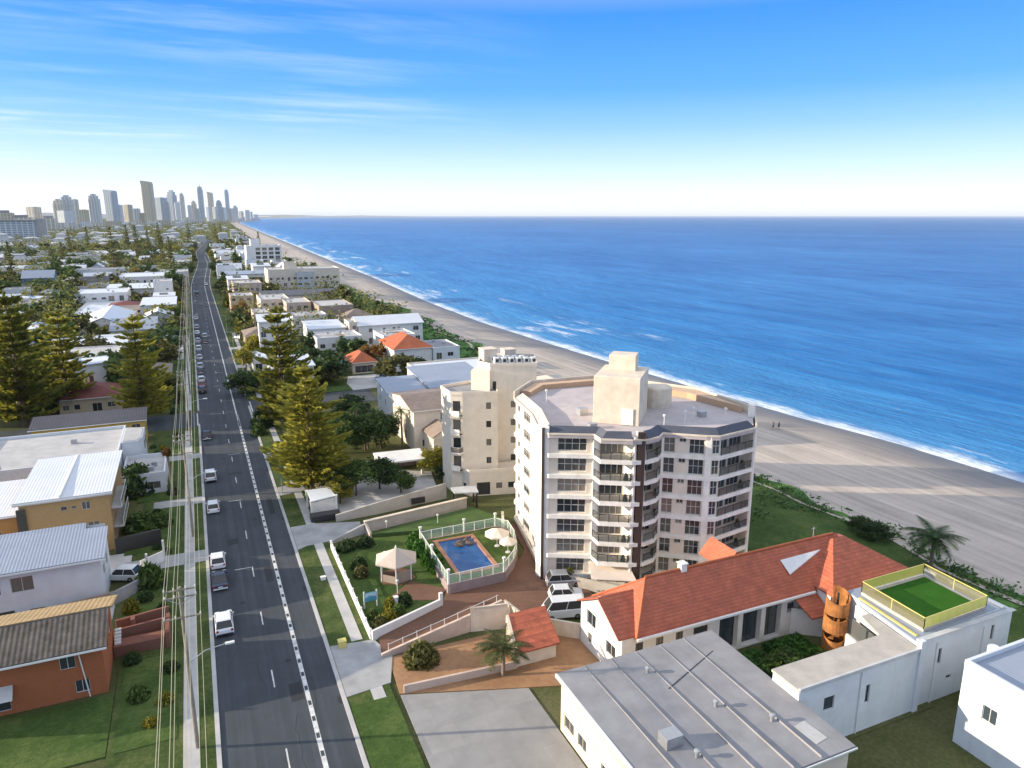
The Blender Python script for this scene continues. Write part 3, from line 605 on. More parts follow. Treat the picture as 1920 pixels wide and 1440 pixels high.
# scrub on the dune
M['dunegrass'] = grassmat('dune_grass', (.045,.11,.03), (.085,.18,.045), (.16,.26,.08), .12)
for y0, y1, wd_, x_ in ((176,500,20,0),(78,150,13,0),(30,78,7,0)):
    m = MB(); ys_ = list(range(y0, y1+1, 3))
    for i, y in enumerate(ys_):
        e = math.sin(math.pi*i/(len(ys_)-1))**.4; xo = dune(y)+1.2*e+(2.6*math.sin(y*.17)+2*math.sin(y*.053+2)+1.2*math.sin(y*.61))*.8*e; m.v += [(dune(y)-wd_-2, y, .06), (xo-1.5, y, .10), (xo, y, .03)]
    for i in range(len(ys_)-1):
        for j in (0,1): m.f.append((i*3+j,i*3+j+1,i*3+j+4,i*3+j+3))
    struct(m.build('dune_grass', M['dunegrass']))
for lo, hi, n, seed in ((36,118,1700,51),(150,490,1700,52)):
    r = random.Random(seed); m = MB()
    for i in range(n):
        y = r.uniform(lo, hi); q = r.random(); wd = 17 if lo > 100 else 15
        if lo < 100 and ((y < 78 and q > .3) or (q > .5 and math.sin(y*.5)+math.sin(x*.7+y*.2) < .5)): continue
        x = dune(y) + 1.5 - q*wd + r.uniform(-1,1); sz = r.uniform(.3,.7)*(1 if lo > 100 else .6)
        if math.sin(x*.5+y*.23)*math.sin(y*.41) > .55: continue
        for k in range(5): leafquad(m, (x+r.gauss(0,.5), y+r.gauss(0,.5), .1+abs(r.gauss(0,.22 if lo < 100 else .32))), sz, r, .6)
    o = m.build('dune_scrub', M['dune'], fix=False); o['kind'] = 'stuff'
# ------------------------------------------------------------------ buildings
OCC = []
def facade(wm_, root, A, B, z0, z1, wins=(), t=.14, glass='glass', frame='frame', fw=.05, kind='window'):
    """wall face A-B (left to right seen from outside) with real openings; every window is a frame with its own pane set back in the wall"""
    A, B = V(A[:2]), V(B[:2]); L = (B-A).length; u = (B-A)/L; n = V((u.y,-u.x))
    P = lambda a, z, d=0: (A.x+u.x*a+n.x*d, A.y+u.y*a+n.y*d, z)
    wins = [w_ for w_ in wins if w_[1] <= L+.001]
    us = sorted({0, L, *[w_[0] for w_ in wins], *[w_[1] for w_ in wins]}); zs = sorted({z0, z1, *[z0+w_[2] for w_ in wins], *[z0+w_[3] for w_ in wins]})
    for i in range(len(us)-1):
        for j in range(len(zs)-1):
            mu, mz = (us[i]+us[i+1])/2, (zs[j]+zs[j+1])/2 - z0
            if any(w_[0] < mu < w_[1] and w_[2] < mz < w_[3] for w_ in wins): continue
            wm_.quad(P(us[i],zs[j]), P(us[i+1],zs[j]), P(us[i+1],zs[j+1]), P(us[i],zs[j+1]))
    for w_ in wins:
        a, b, c, d = w_[0], w_[1], z0+w_[2], z0+w_[3]; cols = w_[4] if len(w_) > 4 else 2; rows = w_[5] if len(w_) > 5 else 1
        g_ = w_[6] if len(w_) > 6 else glass
        wm_.quad(P(a,c),P(b,c),P(b,c,-t),P(a,c,-t)); wm_.quad(P(a,d,-t),P(b,d,-t),P(b,d),P(a,d)); wm_.quad(P(a,c),P(a,c,-t),P(a,d,-t),P(a,d)); wm_.quad(P(b,c,-t),P(b,c),P(b,d),P(b,d,-t))
        fm = MB()
        def bar(x0, x1, y0, y1):
            fm.add([P(x0,y0,-t+.0),P(x1,y0,-t),P(x1,y1,-t),P(x0,y1,-t),P(x0,y0,-t+.05),P(x1,y0,-t+.05),P(x1,y1,-t+.05),P(x0,y1,-t+.05)],[(0,3,2,1),(4,5,6,7),(0,1,5,4),(1,2,6,5),(2,3,7,6),(3,0,4,7)])
        bar(a,b,c,c+fw); bar(a,b,d-fw,d); bar(a,a+fw,c+fw,d-fw); bar(b-fw,b,c+fw,d-fw)
        for k in range(1, cols): x = a+(b-a)*k/cols; bar(x-fw/2,x+fw/2,c+fw,d-fw)
        for k in range(1, rows): x = c+(d-c)*k/rows; bar(a+fw,b-fw,x-fw/2,x+fw/2)
        f = fm.build(kind, M[frame], root, fix=False)
        pm = MB(); pm.quad(P(a,c,-t+.012),P(b,c,-t+.012),P(b,d,-t+.012),P(a,d,-t+.012)); pm.build('pane', M[g_], f, fix=False)
def gable(m, x0, y0, x1, y1, ze, zr, ax='x', ov=.45, th=.16):
    """pitched roof, ridge along ax, as a thick folded sheet"""
    x0 -= ov; x1 += ov; y0 -= ov; y1 += ov
    if ax == 'x':
        ym = (y0+y1)/2; pts = [(x0,y0,ze),(x1,y0,ze),(x1,ym,zr),(x0,ym,zr),(x1,y1,ze),(x0,y1,ze)]
    else:
        xm = (x0+x1)/2; pts = [(x1,y0,ze),(x1,y1,ze),(xm,y1,zr),(xm,y0,zr),(x0,y1,ze),(x0,y0,ze)]
    up = [(a,b,c+th) for a,b,c in pts]
    m.add(pts+up, [(6,7,8,9),(9,8,10,11),(0,3,2,1),(3,5,4,2),(0,1,7,6),(4,5,11,10),(1,2,8,7),(2,4,10,8),(0,6,9,3),(3,9,11,5)])
def hip(m, x0, y0, x1, y1, ze, zr, ov=.5, th=.15):
    x0 -= ov; x1 += ov; y0 -= ov; y1 += ov; w_, d = x1-x0, y1-y0
    if w_ >= d: r0, r1 = (x0+d/2, (y0+y1)/2), (max(x1-d/2, x0+d/2+.05), (y0+y1)/2)
    else: r0, r1 = ((x0+x1)/2, y0+w_/2), ((x0+x1)/2, max(y1-w_/2, y0+w_/2+.05))
    b = [(x0,y0),(x1,y0),(x1,y1),(x0,y1)]
    vs = [(*p, ze) for p in b] + [(*p, ze+th) for p in b] + [(*r0, zr), (*r1, zr)]
    fs = [(0,3,2,1),(0,1,5,4),(1,2,6,5),(2,3,7,6),(3,0,4,7)]
    fs += [(4,5,9,8),(5,6,9),(6,7,8,9),(7,4,8)] if w_ >= d else [(4,5,8),(5,6,9,8),(6,7,9),(7,4,8,9)]
    m.add(vs, fs)
def autowins(L, h, r, storey=2.8, wd=(1.2,2.2)):
    out = []; n = max(1, int(h//storey)); 
    for k in range(n):
        x = r.uniform(.5,1.2)
        while x < L-1.4:
            q = r.uniform(*wd); q = min(q, L-.4-x)
            if q < .6: break
            lo = .9 if r.random() < .7 else .15
            out.append((round(x,2), round(x+q,2), k*storey+lo, k*storey+2.15, 2 if q > 1.3 else 1)); x += q+r.uniform(.7,2.6)
    return out
def house(name, label, cat, x0, y0, x1, y1, h, roof='flat', rise=1.6, wall='white', rmat='greyroof', seed=0, sides='auto', z=0, wins=None, group=None, parapet=.45, rz=0, ov=.45, ax=None, chim=False, glass='glass', frame='frame', storey=2.8):
    r = random.Random(seed or (round(x0)*31+round(y0)*17) % 9973)
    OCC.append((x0,y0,x1,y1))
    cx, cy = (x0+x1)/2, (y0+y1)/2
    t = thing(name, label, cat, (cx,cy,z), 0, group); t.rotation_euler = (0,0,0)
    wm_ = MB(); zt = z+h
    A = [((x0,y0),(x1,y0),'s'),((x1,y0),(x1,y1),'e'),((x1,y1),(x0,y1),'n'),((x0,y1),(x0,y0),'w')]
    near = 'e' if x1 < 2 else 'w'
    for a, b, sd_ in A:
        L = math.dist(a, b)
        ws = (wins or {}).get(sd_)
        if ws is None: ws = autowins(L, h, r, storey) if sd_ in ('s', near) else []
        facade(wm_, t, a, b, z-.3, zt, [(q[0],q[1],q[2]+.3,q[3]+.3,*q[4:]) for q in ws], glass=glass, frame=frame)
    rm = MB()
    if roof == 'flat':
        wm_.quad((x0,y0,zt-.02),(x1,y0,zt-.02),(x1,y1,zt-.02),(x0,y1,zt-.02))
        k = .22
        wm_.box(x0-.04,y0-.04,zt,x1+.04,y0+k,zt+parapet); wm_.box(x0-.04,y1-k,zt,x1+.04,y1+.04,zt+parapet); wm_.box(x0-.04,y0+k,zt,x0+k,y1-k,zt+parapet); wm_.box(x1-k,y0+k,zt,x1+.04,y1-k,zt+parapet)
        rm.box(x0+k+.003,y0+k+.003,zt,x1-k-.003,y1-k-.003,zt+.12)
        for q in range(1+int(r.random()*2.5)):
            ac = MB(); ax_, ay_ = r.uniform(x0+1,max(x0+1.1,x1-2)), r.uniform(y0+1,max(y0+1.1,y1-2)); ac.box(ax_,ay_,zt+.12,ax_+.9,ay_+.7,zt+.85); ac.box(ax_+.1,ay_-.02,zt+.3,ax_+.7,ay_,zt+.75)
            ac.build('air_conditioner', M['metal'], t)
    elif roof == 'sheet':   # flat sheet with deep eaves and a slight fall
        rm.add([(x0-ov,y0-ov,zt),(x1+ov,y0-ov,zt),(x1+ov,y1+ov,zt+rise),(x0-ov,y1+ov,zt+rise),(x0-ov,y0-ov,zt+.22),(x1+ov,y0-ov,zt+.22),(x1+ov,y1+ov,zt+rise+.22),(x0-ov,y1+ov,zt+rise+.22)],
            [(0,3,2,1),(4,5,6,7),(0,1,5,4),(1,2,6,5),(2,3,7,6),(3,0,4,7)])
        wm_.quad((x0,y0,zt),(x0,y1,zt),(x0,y1,zt+rise)); wm_.quad((x1,y0,zt),(x1,y1,zt),(x1,y1,zt+rise)); wm_.quad((x0,y1,zt),(x1,y1,zt),(x1,y1,zt+rise),(x0,y1,zt+rise))
    elif roof == 'gable':
        ax = ax or ('x' if x1-x0 >= y1-y0 else 'y'); gable(rm, x0, y0, x1, y1, zt, zt+rise, ax, ov)
        if ax == 'x':
            for x in (x0, x1): wm_.quad((x,y0,zt),(x,y1,zt),(x,(y0+y1)/2,zt+rise*.93))
        else:
            for y in (y0, y1): wm_.quad((x0,y,zt),(x1,y,zt),((x0+x1)/2,y,zt+rise*.93))
    elif roof == 'hip': hip(rm, x0, y0, x1, y1, zt, zt+rise, ov)
    wl = wm_.build('wall', M[wall], t, fix=False)
    rf = rm.build('roof', M[rmat], t)
    if roof in ('gable', 'hip', 'sheet'):
        gm = MB(); o_ = ov+.06
        for a, b in (((x0-o_,y0-o_),(x1+o_,y0-o_-.1)),): gm.box(a[0],b[1],zt+.0,b[0],a[1],zt+.14)
        gm.build('gutter', M['whitemetal'], rf)
    if chim:
        cm_ = MB(); cm_.box(cx-.4,cy+1,zt+.3,cx+.4,cy+1.7,zt+rise+1.1); cm_.box(cx-.48,cy+.92,zt+rise+1.1,cx+.48,cy+1.78,zt+rise+1.25); cm_.build('chimney', M['redbrick'], rf)
    return t
def railing(root, pts, z, h=1.0, mat='glassblue', post='whitemetal', step=1.4, name='balcony_railing'):
    pn = MB(); ps = MB(); tp = MB()
    for a, b in zip(pts, pts[1:]):
        a, b = V(a[:2]), V(b[:2]); L = (b-a).length; u = (b-a)/L; n = V((u.y,-u.x))*.012
        pn.add([(*(a+n),z+.08),(*(b+n),z+.08),(*(b-n),z+.08),(*(a-n),z+.08),(*(a+n),z+h-.05),(*(b+n),z+h-.05),(*(b-n),z+h-.05),(*(a-n),z+h-.05)],[(0,3,2,1),(4,5,6,7),(0,1,5,4),(1,2,6,5),(2,3,7,6),(3,0,4,7)])
        k = max(1, round(L/step))
        for i in range(k+1):
            p = a+u*L*i/k; ps.box(p.x-.03,p.y-.03,z,p.x+.03,p.y+.03,z+h-.03)
        tp.wallseg(a, b, z+h-.03, z+h+.03, .07)
    tp.v += []; rl = tp.build(name, M[post], root)
    ps.build('post', M[post], rl); pn.build('glass_panel', M[mat], rl)
    return rl
# ---- the big seven-storey apartment block
mg_, ntg_, bg0 = nodes('smoked_balcony_glass'); bg0.inputs['Base Color'].default_value = (.07,.08,.08,1); bg0.inputs['Alpha'].default_value = .45; bg0.inputs['Roughness'].default_value = .08; M['smoke'] = mg_
apt = thing('apartment_block', 'large cream seven-storey apartment block with curved white balcony bands and a dark brown vertical fin', 'apartment block', (50,80,0))
FL = [1.1+2.63*k for k in range(7)]; TOP = 19.3
OUT = [(40.75,91.9),(39.35,82.9),(37.05,75.7),(37.5,74.15),(42.3,71.65),(42.1,69.75),(45.3,67.85),(47.2,67.35),(48.9,67.75),(50.2,68.85),(54.3,65.75),(55.7,65.0),(62.2,66.1),(66.3,71),(66.3,83),(58,96.5),(46,97.3)]
wl = MB()
WIN3 = [(3.6,6.2,.75,2.25,3,2)]
for k, z in enumerate(FL):
    zt = (FL[k+1] if k < 6 else TOP)-.02; h_ = zt-z
    z0 = z
    facade(wl, apt, (41.0,91.8), (39.75,83.6), z0, zt, [(4.2,7.2,.55,2.2,3,2),(1.2,2.2,.9,2.0,1)])
    facade(wl, apt, (39.75,83.6), (39.0,80.6), z0, zt, [])
    facade(wl, apt, (39.0,80.6), (37.55,75.9), z0, zt, [(1.4,3.3,.35,2.2,2,2)])
    facade(wl, apt, (37.7,74.5), (42.45,72.0), z0, zt, [(1.05,4.55,.15 if k < 4 else .3,2.1,4,2)], .32, 'glass', 'frame', .06)
    facade(wl, apt, (42.45,72.0), (43.1,71.8), z0, zt, [])
    facade(wl, apt, (43.1,71.8), (46.0,70.2), z0, zt, [(.1,2.95,.1,2.2,4,1)], .1)
    facade(wl, apt, (46.0,70.2), (45.85,68.0), z0, zt, [])
    facade(wl, apt, (46.75,67.9), (47.2,69.9), z0, zt, [])
    facade(wl, apt, (47.2,69.9), (50.2,70.3), z0, zt, [(.2,2.7,.1,2.2,3,1)], .1)
    facade(wl, apt, (50.2,70.3), (50.35,69.0), z0, zt, [])
    facade(wl, apt, (50.35,69.0), (54.4,66.0), z0, zt, [(.15,1.45,.12,2.2,2,2),(1.95,2.75,1.5,2.1,2),(3.15,4.9,.12,2.2,3,2)], .28)
    facade(wl, apt, (54.4,66.0), (54.95,65.6), z0, zt, [])
    facade(wl, apt, (54.95,65.6), (56.1,65.35), z0, zt, [(.15,1.05,.25,2.2,2,2)], .1, 'glassblue')
    facade(wl, apt, (56.1,65.35), (56.3,66.9), z0, zt, [])
    facade(wl, apt, (56.3,66.9), (61.7,67.9), z0, zt, [(.3,2.6,.1,2.2,3,1),(2.9,5.2,.1,2.2,3,1)], .1, 'glassblue')
    facade(wl, apt, (61.7,67.9), (62.0,66.3), z0, zt, [])
    for a, b in zip([(62.0,66.3),(66.1,71),(66.1,83),(57.9,96.3),(46.1,97.1)], [(66.1,71),(66.1,83),(57.9,96.3),(46.1,97.1),(41.0,91.8)]): facade(wl, apt, a, b, z0, zt, [(1.2,2.9,.9,2.1)] if math.dist(a,b) > 6 else [])
facade(wl, apt, (41.0,91.8), (37.5,75.9), -.5, 1.1, []); facade(wl, apt, (37.7,74.5), (46,70.2), -.5, 1.1, [(1,2.8,.3,1.55,1,1)], .3); facade(wl, apt, (47,69.9), (62,66.3), -.5, 1.1, [])
wl.build('wall', M['warmwhite'], apt, fix=False)
for k, z in enumerate(FL):
    s_ = MB(); s_.prism(OUT, z-.5, z); s_.build('floor_slab', M['slabwhite'], apt)
    railing(apt, [(42.2,71.3),(42.2,69.85),(45.25,68.05),(45.75,68.3)], z, .95, 'smoke', 'darkframe'); railing(apt, [(47.2,67.55),(48.85,67.9),(50.05,68.95)], z, .95, 'smoke', 'darkframe'); railing(apt, [(56.2,65.25),(62.0,66.22)], z, .95, 'smoke', 'darkframe')
# columns, the brown fin and the left pillar
m = MB(); m.wallseg((45.75,67.95),(45.95,70.3),0,TOP+.3,.28); m.wallseg((46.85,67.6),(47.15,69.9),0,TOP+.5,.16); m.wallseg((54.35,65.95),(54.95,65.55),0,TOP,.3); m.wallseg((50.15,69.0),(50.4,68.85),0,TOP,.2); m.wallseg((61.9,66.1),(62.3,66.3),0,TOP+.2,.3)
m.prism([(36.75,76.1),(36.95,74.9),(37.6,74.35),(37.85,74.75),(37.5,76.2)],-.3,TOP+.9); m.wallseg((38.95,80.8),(39.15,80.2),0,TOP,.35); m.wallseg((42.35,71.95),(43.0,71.7),0,TOP,.34); m.wallseg((62.2,66.5),(66.0,70.9),0,TOP,.25)
m.prism([(65.2,69.9),(66.5,71.2),(66.2,72.2),(64.9,70.8)],TOP,TOP+1.7)
m.build('pillar', M['slabwhite'], apt, bevel=.03)
m = MB(); m.prism([(45.95,67.75),(46.75,67.4),(46.9,67.75),(46.1,68.1)],-.3,TOP+1.0); m.build('fin', M['brown'], apt); m = MB(); m.wallseg((36.85,74.78),(37.12,74.6),-.3,TOP+.8,.2); m.build('downpipe', M['brown'], apt)
# roof terrace, tiled skirt, parapet
m = MB(); m.prism(OUT, TOP-.4, TOP); rf = m.build('roof', M['lavroof'], apt)
def inset(poly, d):
    n = len(poly); c = V((52,80)); out = []
    for i in range(n):
        a, b, e = V(poly[i-1]), V(poly[i]), V(poly[(i+1)%n]); n1 = (b-a).normalized(); n2 = (e-b).normalized()
        k = V((-n1.y,n1.x))+V((-n2.y,n2.x)); k = k.normalized()*d
        out.append(b+k)
    return out
for idx, mt in (([2,3,4,5,6], 'slate'), ([7,8,9,10,11,12], 'slate'), ([0,1,2], 'creamtile')):
    m = MB(); ins = inset(OUT, 1.25)
    for i, j in zip(idx, idx[1:]):
        a, b = OUT[i], OUT[j]; p, q = ins[i], ins[j]
        m.add([(*a,TOP+.02),(*b,TOP+.02),(*q,TOP+.02),(*p,TOP+.02),(*p,TOP+.85),(*q,TOP+.85)],[(0,1,5,4),(2,3,4,5),(0,4,3),(1,2,5),(0,3,2,1)])
    m.build('roof_skirt', M[mt], rf)
m = MB()
for a, b in zip(OUT, OUT[1:]+OUT[:1]): m.wallseg(a, b, TOP+.0, TOP+.22, .14)
for a, b in ((OUT[13],OUT[14]),(OUT[14],OUT[15]),(OUT[15],OUT[16]),(OUT[16],OUT[0])): m.wallseg(a, b, TOP+.22, TOP+1.1, .2)
m.build('parapet', M['cream'], rf)
m = MB(); m.prism([(65.4,72.5),(66,82.6),(57.6,95.8),(56,94.6),(63.6,82)],TOP+.02,TOP+.9); m.prism([(57,95.8),(46.3,96.7),(42.5,93.2),(43.5,92),(47,95.2),(56,94.5)],TOP+.02,TOP+.75); m.build('roof_skirt', M['sandtile'], rf)
pl = MB(); pl.prism([(45.0,76.7),(49.3,72.75),(54.2,78.2),(50.0,82.3)],TOP,25.4); pl.prism([(48.6,79.1),(51.2,76.8),(53,78.9),(50.5,81.2)],25.4,27.4); pl.prism([(52.6,77.0),(55.8,80.6),(53.5,83),(50.3,82)],TOP,24.2)
ph = pl.build('lift_tower', M['cream'], apt, bevel=.04)
m = MB(); m.wallseg((47.6,74.15),(48.7,73.15),TOP+.1,TOP+2.2,.06); m.build('door', M['slabwhite'], ph)
m = MB(); m.lathe((57.5,80.5,TOP),[(1.9,0),(1.9,2.6),(1.7,2.8)],16); m.build('water_tank', M['cream'], apt)
for x, y in ((44,88),(51.5,70.5),(57,72),(60.5,70),(55,71)):
    m = MB(); m.tube((x,y,TOP),(x,y,TOP+1.7),.05); m.box(x-.14,y-.14,TOP+1.68,x+.14,y+.14,TOP+1.9); m.build('vent_pipe', M['whitemetal'], apt)
for q in ((43.2,74.2,44.2,75.0,.6),(45,80,46.2,81,.9),(59,73,60,73.8,.7)):
    m = MB(); m.box(q[0],q[1],TOP,q[2],q[3],TOP+q[4]); m.box(q[0]+.1,q[1]-.02,TOP+.1,q[2]-.1,q[1],TOP+q[4]-.1); m.build('air_conditioner', M['metal'], apt)
aw = MB(); aw.add([(41.9,71.6,2.9),(46.2,69.4,2.9),(45.6,66.3,2.0),(40.9,69.0,2.0),(41.9,71.6,3.0),(46.2,69.4,3.0),(45.6,66.3,2.1),(40.9,69.0,2.1)],[(0,3,2,1),(4,5,6,7),(0,1,5,4),(1,2,6,5),(2,3,7,6),(3,0,4,7)]); aw.build('awning', M['umbrella'], apt)
wt = MB(); wt.wallseg((38.4,72.8),(44.9,66.0),0,1.5,.2); tag(wt.build('boundary_wall', M['beige']), 'low beige wall with pickets under the awning of the big apartment block', 'wall')
# ---- the neighbouring cream block with the rooftop machines
t2 = thing('apartment_block', 'cream five-storey apartment block with small square windows and machines on its roof', 'apartment block', (42,109,0))
PA = [(36.3,112),(36.3,107.2),(38.0,106.2),(43.4,104.4),(44.8,108.5),(44,114)]; PB = [(42.4,110.5),(43.4,107.6),(50.6,104.9),(53.5,112),(46,117)]; PC = [(37.7,106.6),(38.4,104.5),(47,102.4),(48.5,105.6)]
wl = MB()
def ring(P_, z0, z1, spec):
    for i, (a, b) in enumerate(zip(P_, P_[1:]+P_[:1])): facade(wl, t2, a, b, z0, z1, spec.get(i, []), .2, 'glass', 'darkframe')
for k in range(5):
    z0 = 1+k*3.1; z1 = z0+3.1 if k < 4 else 16.8
    ring(PA, z0 if k else -.3, z1, {1: [(.35,1.6,.4,2.4,1)], 2: [(3.8,4.6,1.0,2.1,1)]} if k else {})
ring(PB, -.3, 20.8, {0: [(.6,1.6,13,14.5),(.6,1.6,16,17.5)], 1: [(.4,1.0,4,18.6,1,5)]+[(3.4,4.4,4.8+3.1*q,5.9+3.1*q,2) for q in range(4)]}); ring(PC, -.3, 4.0, {0: [(.5,1.3,1,2.3,1)], 1: [(1.2,3.4,.4,2.6,4),(4.4,5.4,1.4,2.4,1),(6.4,7.6,1.4,2.4,2)]})
for P_, z in ((PA,16.8),(PB,20.8),(PC,4.0)):
    wl.quad(*[(x,y,z) for x, y in P_])
    for a, b in zip(P_, P_[1:]+P_[:1]): wl.wallseg(a, b, z, z+.55, .2)
wl.prism([(40.4,108.6),(42.8,106.3),(44,109),(42,111)],16.8,20.2)
wl.build('wall', M['palecream'], t2, fix=False)
m = MB()
for P_, z in ((PA,16.83),(PB,20.83)): m.prism(inset(P_,.3), z, z+.1)
m.build('roof', M['greyroof'], t2)
for k in range(1,5):
    z = 1+k*3.1; m = MB(); m.prism([(36.5,108.2),(36.1,106.6),(37.2,105.6),(38.2,106.3)],z-.2,z); bb = m.build('balcony', M['slabwhite'], t2); railing(bb, [(36.4,108.0),(36.2,106.7),(37.2,105.75),(38.0,106.2)], z, .9, 'glass') if k in (2,) else m.build('parapet', M['slabwhite'], bb)
    if k != 2:
        m = MB(); m.wallseg((36.4,108.0),(36.15,106.7),z,z+.9,.1); m.wallseg((36.15,106.7),(37.2,105.7),z,z+.9,.1); m.build('balcony_wall', M['slabwhite'], bb)
for i in range(11):
    x = 44.6+(i%6)*1.15; y = 108.4-(i%6)*.42+(i//6)*1.7; m = MB(); m.box(x,y,20.93,x+.85,y+.8,22.0); u_ = m.build('air_conditioner', M['whitemetal'], t2); m = MB(); m.lathe((x+.42,y-.03,21.25),[(.02,0),(.3,.02),(.3,.5),(.02,.52)],8); m.v = [(a,y-.012-(0.0 if k%2 else .004),c) for k,(a,b,c) in enumerate(m.v)]; m.build('fan_grille', M['darkframe'], u_, fix=False)
for q in ((43.5,110.5,45.8,113,23.0),(48,112,50,114,22.4)):
    m = MB(); m.box(q[0],q[1],20.9,q[2],q[3],q[4]); m.box(q[0]-.1,q[1]-.1,q[4],q[2]+.1,q[3]+.1,q[4]+.12); m.build('lift_tower', M['cream'], t2)
# ---- the red-tiled house
rh = thing('tiled_house', 'long white house with a sunlit terracotta tiled roof and tall glass panels facing the hedge', 'house', (47,56,0))
wl = MB()
sw_ = [(1.6,2.5,3.4,4.35,2),(4.0,4.9,3.4,4.35,2),(6.4,7.3,3.4,4.35,2),(8.6,10.4,3.5,4.3,3)]
facade(wl, rh, (34.9,52.8), (46.4,52.8), -.3, 5.0, sw_, .15, 'glass', 'darkframe')
facade(wl, rh, (46.4,52.8), (59.0,52.8), -.3, 5.0, [(.4,2.9,.5,5.0,2,2),(3.5,6.0,.5,5.0,2,2),(6.6,8.8,.5,5.0,2,2),(9.6,11.2,3.0,4.2,1)], .7, 'glassblue', 'darkframe')
facade(wl, rh, (34.9,60.9), (34.9,52.8), -.3, 5.0, [(1.3,3.1,3.3,4.9,2),(5.2,7.0,2.2,3.6,2),(1.6,2.4,1.2,2.4,1)], .15, 'glass', 'frame')
facade(wl, rh, (60,60.9), (34.9,60.9), -.3, 5.0, [(3,5,1,2.4),(8,10,1,2.4),(8,10,3.4,4.6),(15,17,1,2.4)], .15)
wl.quad((34.9,60.9,5),(34.9,52.8,5),(34.9,57.0,7.35))
wl.build('wall', M['white'], rh, fix=False)
m = MB(); x0, x1, y0, y1, ze, zr = 36.2, 66.5, 52.2, 61.0, 4.95, 8.65
m.add([(x0,y0,ze),(x1,y0,ze),(x1,y1,ze),(x0,y1,ze),(39.9,56.5,zr),(x1,56.5,zr),(x0,y0,ze-.18),(x1,y0,ze-.18),(x1,y1,ze-.18),(x0,y1,ze-.18)],[(0,1,5,4),(2,3,4,5),(3,0,4),(6,9,8,7),(0,6,7,1),(2,8,9,3),(3,9,6,0),(1,7,8,2),(1,2,5)])
rf = m.build('roof', M['redtile'], rh)
m = MB(); gable(m, 34.75, 53.0, 39.2, 60.6, 4.9, 7.3, 'x', .35, .14); m.build('roof_wing', M['redtile'], rf)
m = MB()
for a, b in (((39.9,56.5,8.67),(66,56.5,8.67)),((39.9,56.5,8.65),(36.25,52.25,5.0)),((39.9,56.5,8.5),(36.25,60.95,5.0))): m.tube(a, b, .16, .16, 6)
m.build('ridge_tiles', M['orangetile'], rf)
m = MB(); m.box(36.2,51.98,4.76,59.2,52.2,4.98); m.build('gutter', M['whitemetal'], rf)
m = MB(); gable(m, 50.6, 57, 53.6, 61.2, 7.0, 8.75, 'y', .1, .14); m.build('roof_wing', M['redtile'], rf)
m = MB(); m.box(44.2,56.2,8.3,44.9,56.9,9.25); m.box(44.1,56.1,9.25,45,57,9.35); m.build('chimney', M['white'], rf)
m = MB(); m.tube((63,56.6,8.4),(63,56.6,10.0),.04); m.tube((62.6,56.6,9.8),(63.4,56.6,9.8),.025); m.build('aerial', M['metal'], rf)
# right wing with its hipped roof, the white gablet and the low lean-to
wl = MB(); facade(wl, rh, (59.6,50.4), (72.2,50.4), -.3, 5.2, [(3.2,5.0,2.9,4.6,2),(6.5,9.5,2.6,4.6,3),(10,12,2.6,4.6,2),(4,6,.5,2.3,2)], .15, 'glassblue'); facade(wl, rh, (59.6,54), (59.6,50.4), -.3, 5.2, [(.9,1.7,3.7,4.7,1)], .15); facade(wl, rh, (72.2,50.4), (72.2,61), -.3, 5.2, [(2,5,1,2.4),(6,9,1,2.4)], .15); facade(wl, rh, (72.2,61), (59.6,61), -.3, 5.2, [(3,6,3,4.5)], .15)
wl.quad((56.6,52.75,0),(59.6,50.6,0),(59.6,50.6,3.2),(56.6,52.75,3.2)); wl.build('wall', M['white'], rh, fix=False)
m = MB(); hip(m, 59.9, 50.4, 72.2, 61.0, 5.2, 8.55, .45); m.build('roof_wing', M['redtile'], rf)
m = MB(); m.add([(56.4,52.2,4.6),(59.7,52.2,4.6),(59.9,50.0,3.3),(57.0,50.2,3.2),(56.4,52.2,4.45),(59.7,52.2,4.45),(59.9,50.0,3.15),(57.0,50.2,3.05)],[(0,1,2,3),(4,7,6,5),(0,3,7,4),(3,2,6,7),(2,1,5,6),(1,0,4,5)]); m.build('roof_leanto', M['redtile'], rf)
def onroof(px, py, up):
    zz = 9.5
    while zz > 3 and zz > 4.95+(W(px,py,zz).y-52.2)/4.3*3.7+up: zz -= .02
    return W(px, py, zz)
ga, gb, gc = onroof(1463,1050,.12), onroof(1538,1030,.5), onroof(1481,1077,.35)
m = MB(); dv = V((.9,.7,-1.0)); m.add([ga, gb, gc, ga+dv, gb+dv, gc+dv], [(0,2,1),(3,4,5),(0,1,4,3),(1,2,5,4),(2,0,3,5)]); m.build('gablet', M['white'], rh)
# ---- small pump house and walls of the neighbour's forecourt
t = thing('garden_shed', 'small white shed with a terracotta tiled lean-to roof at the forecourt', 'shed', (29,61.5,0))
m = MB(); m.prism([(26.7,59.3),(31.1,59.3),(31.9,63.9),(27.7,63.9)],0,1.9,[1.7,1.7,2.9,2.9]); m.wallseg((26.55,59.2),(27.6,64.0),0,2,.3,2.0,3.2); m.build('wall', M['cream'], t)
m = MB(); m.add([(26.75,58.95,1.72),(31.4,58.95,1.72),(32.2,64.2,3.0),(27.8,64.2,3.0),(26.75,58.95,1.88),(31.4,58.95,1.88),(32.2,64.2,3.16),(27.8,64.2,3.16)],[(0,3,2,1),(4,5,6,7),(0,1,5,4),(1,2,6,5),(2,3,7,6),(3,0,4,7)]); m.build('roof', M['redtile'], t)
t = thing('retaining_wall', 'pink rendered ramp wall with thin railings below the brick drive', 'wall', (22,67,0))
m = MB(); m.wallseg((14.4,66.5),(28.6,67.9),-.1,2,.3,.5,2.7); m.build('wall', M['pink'], t)
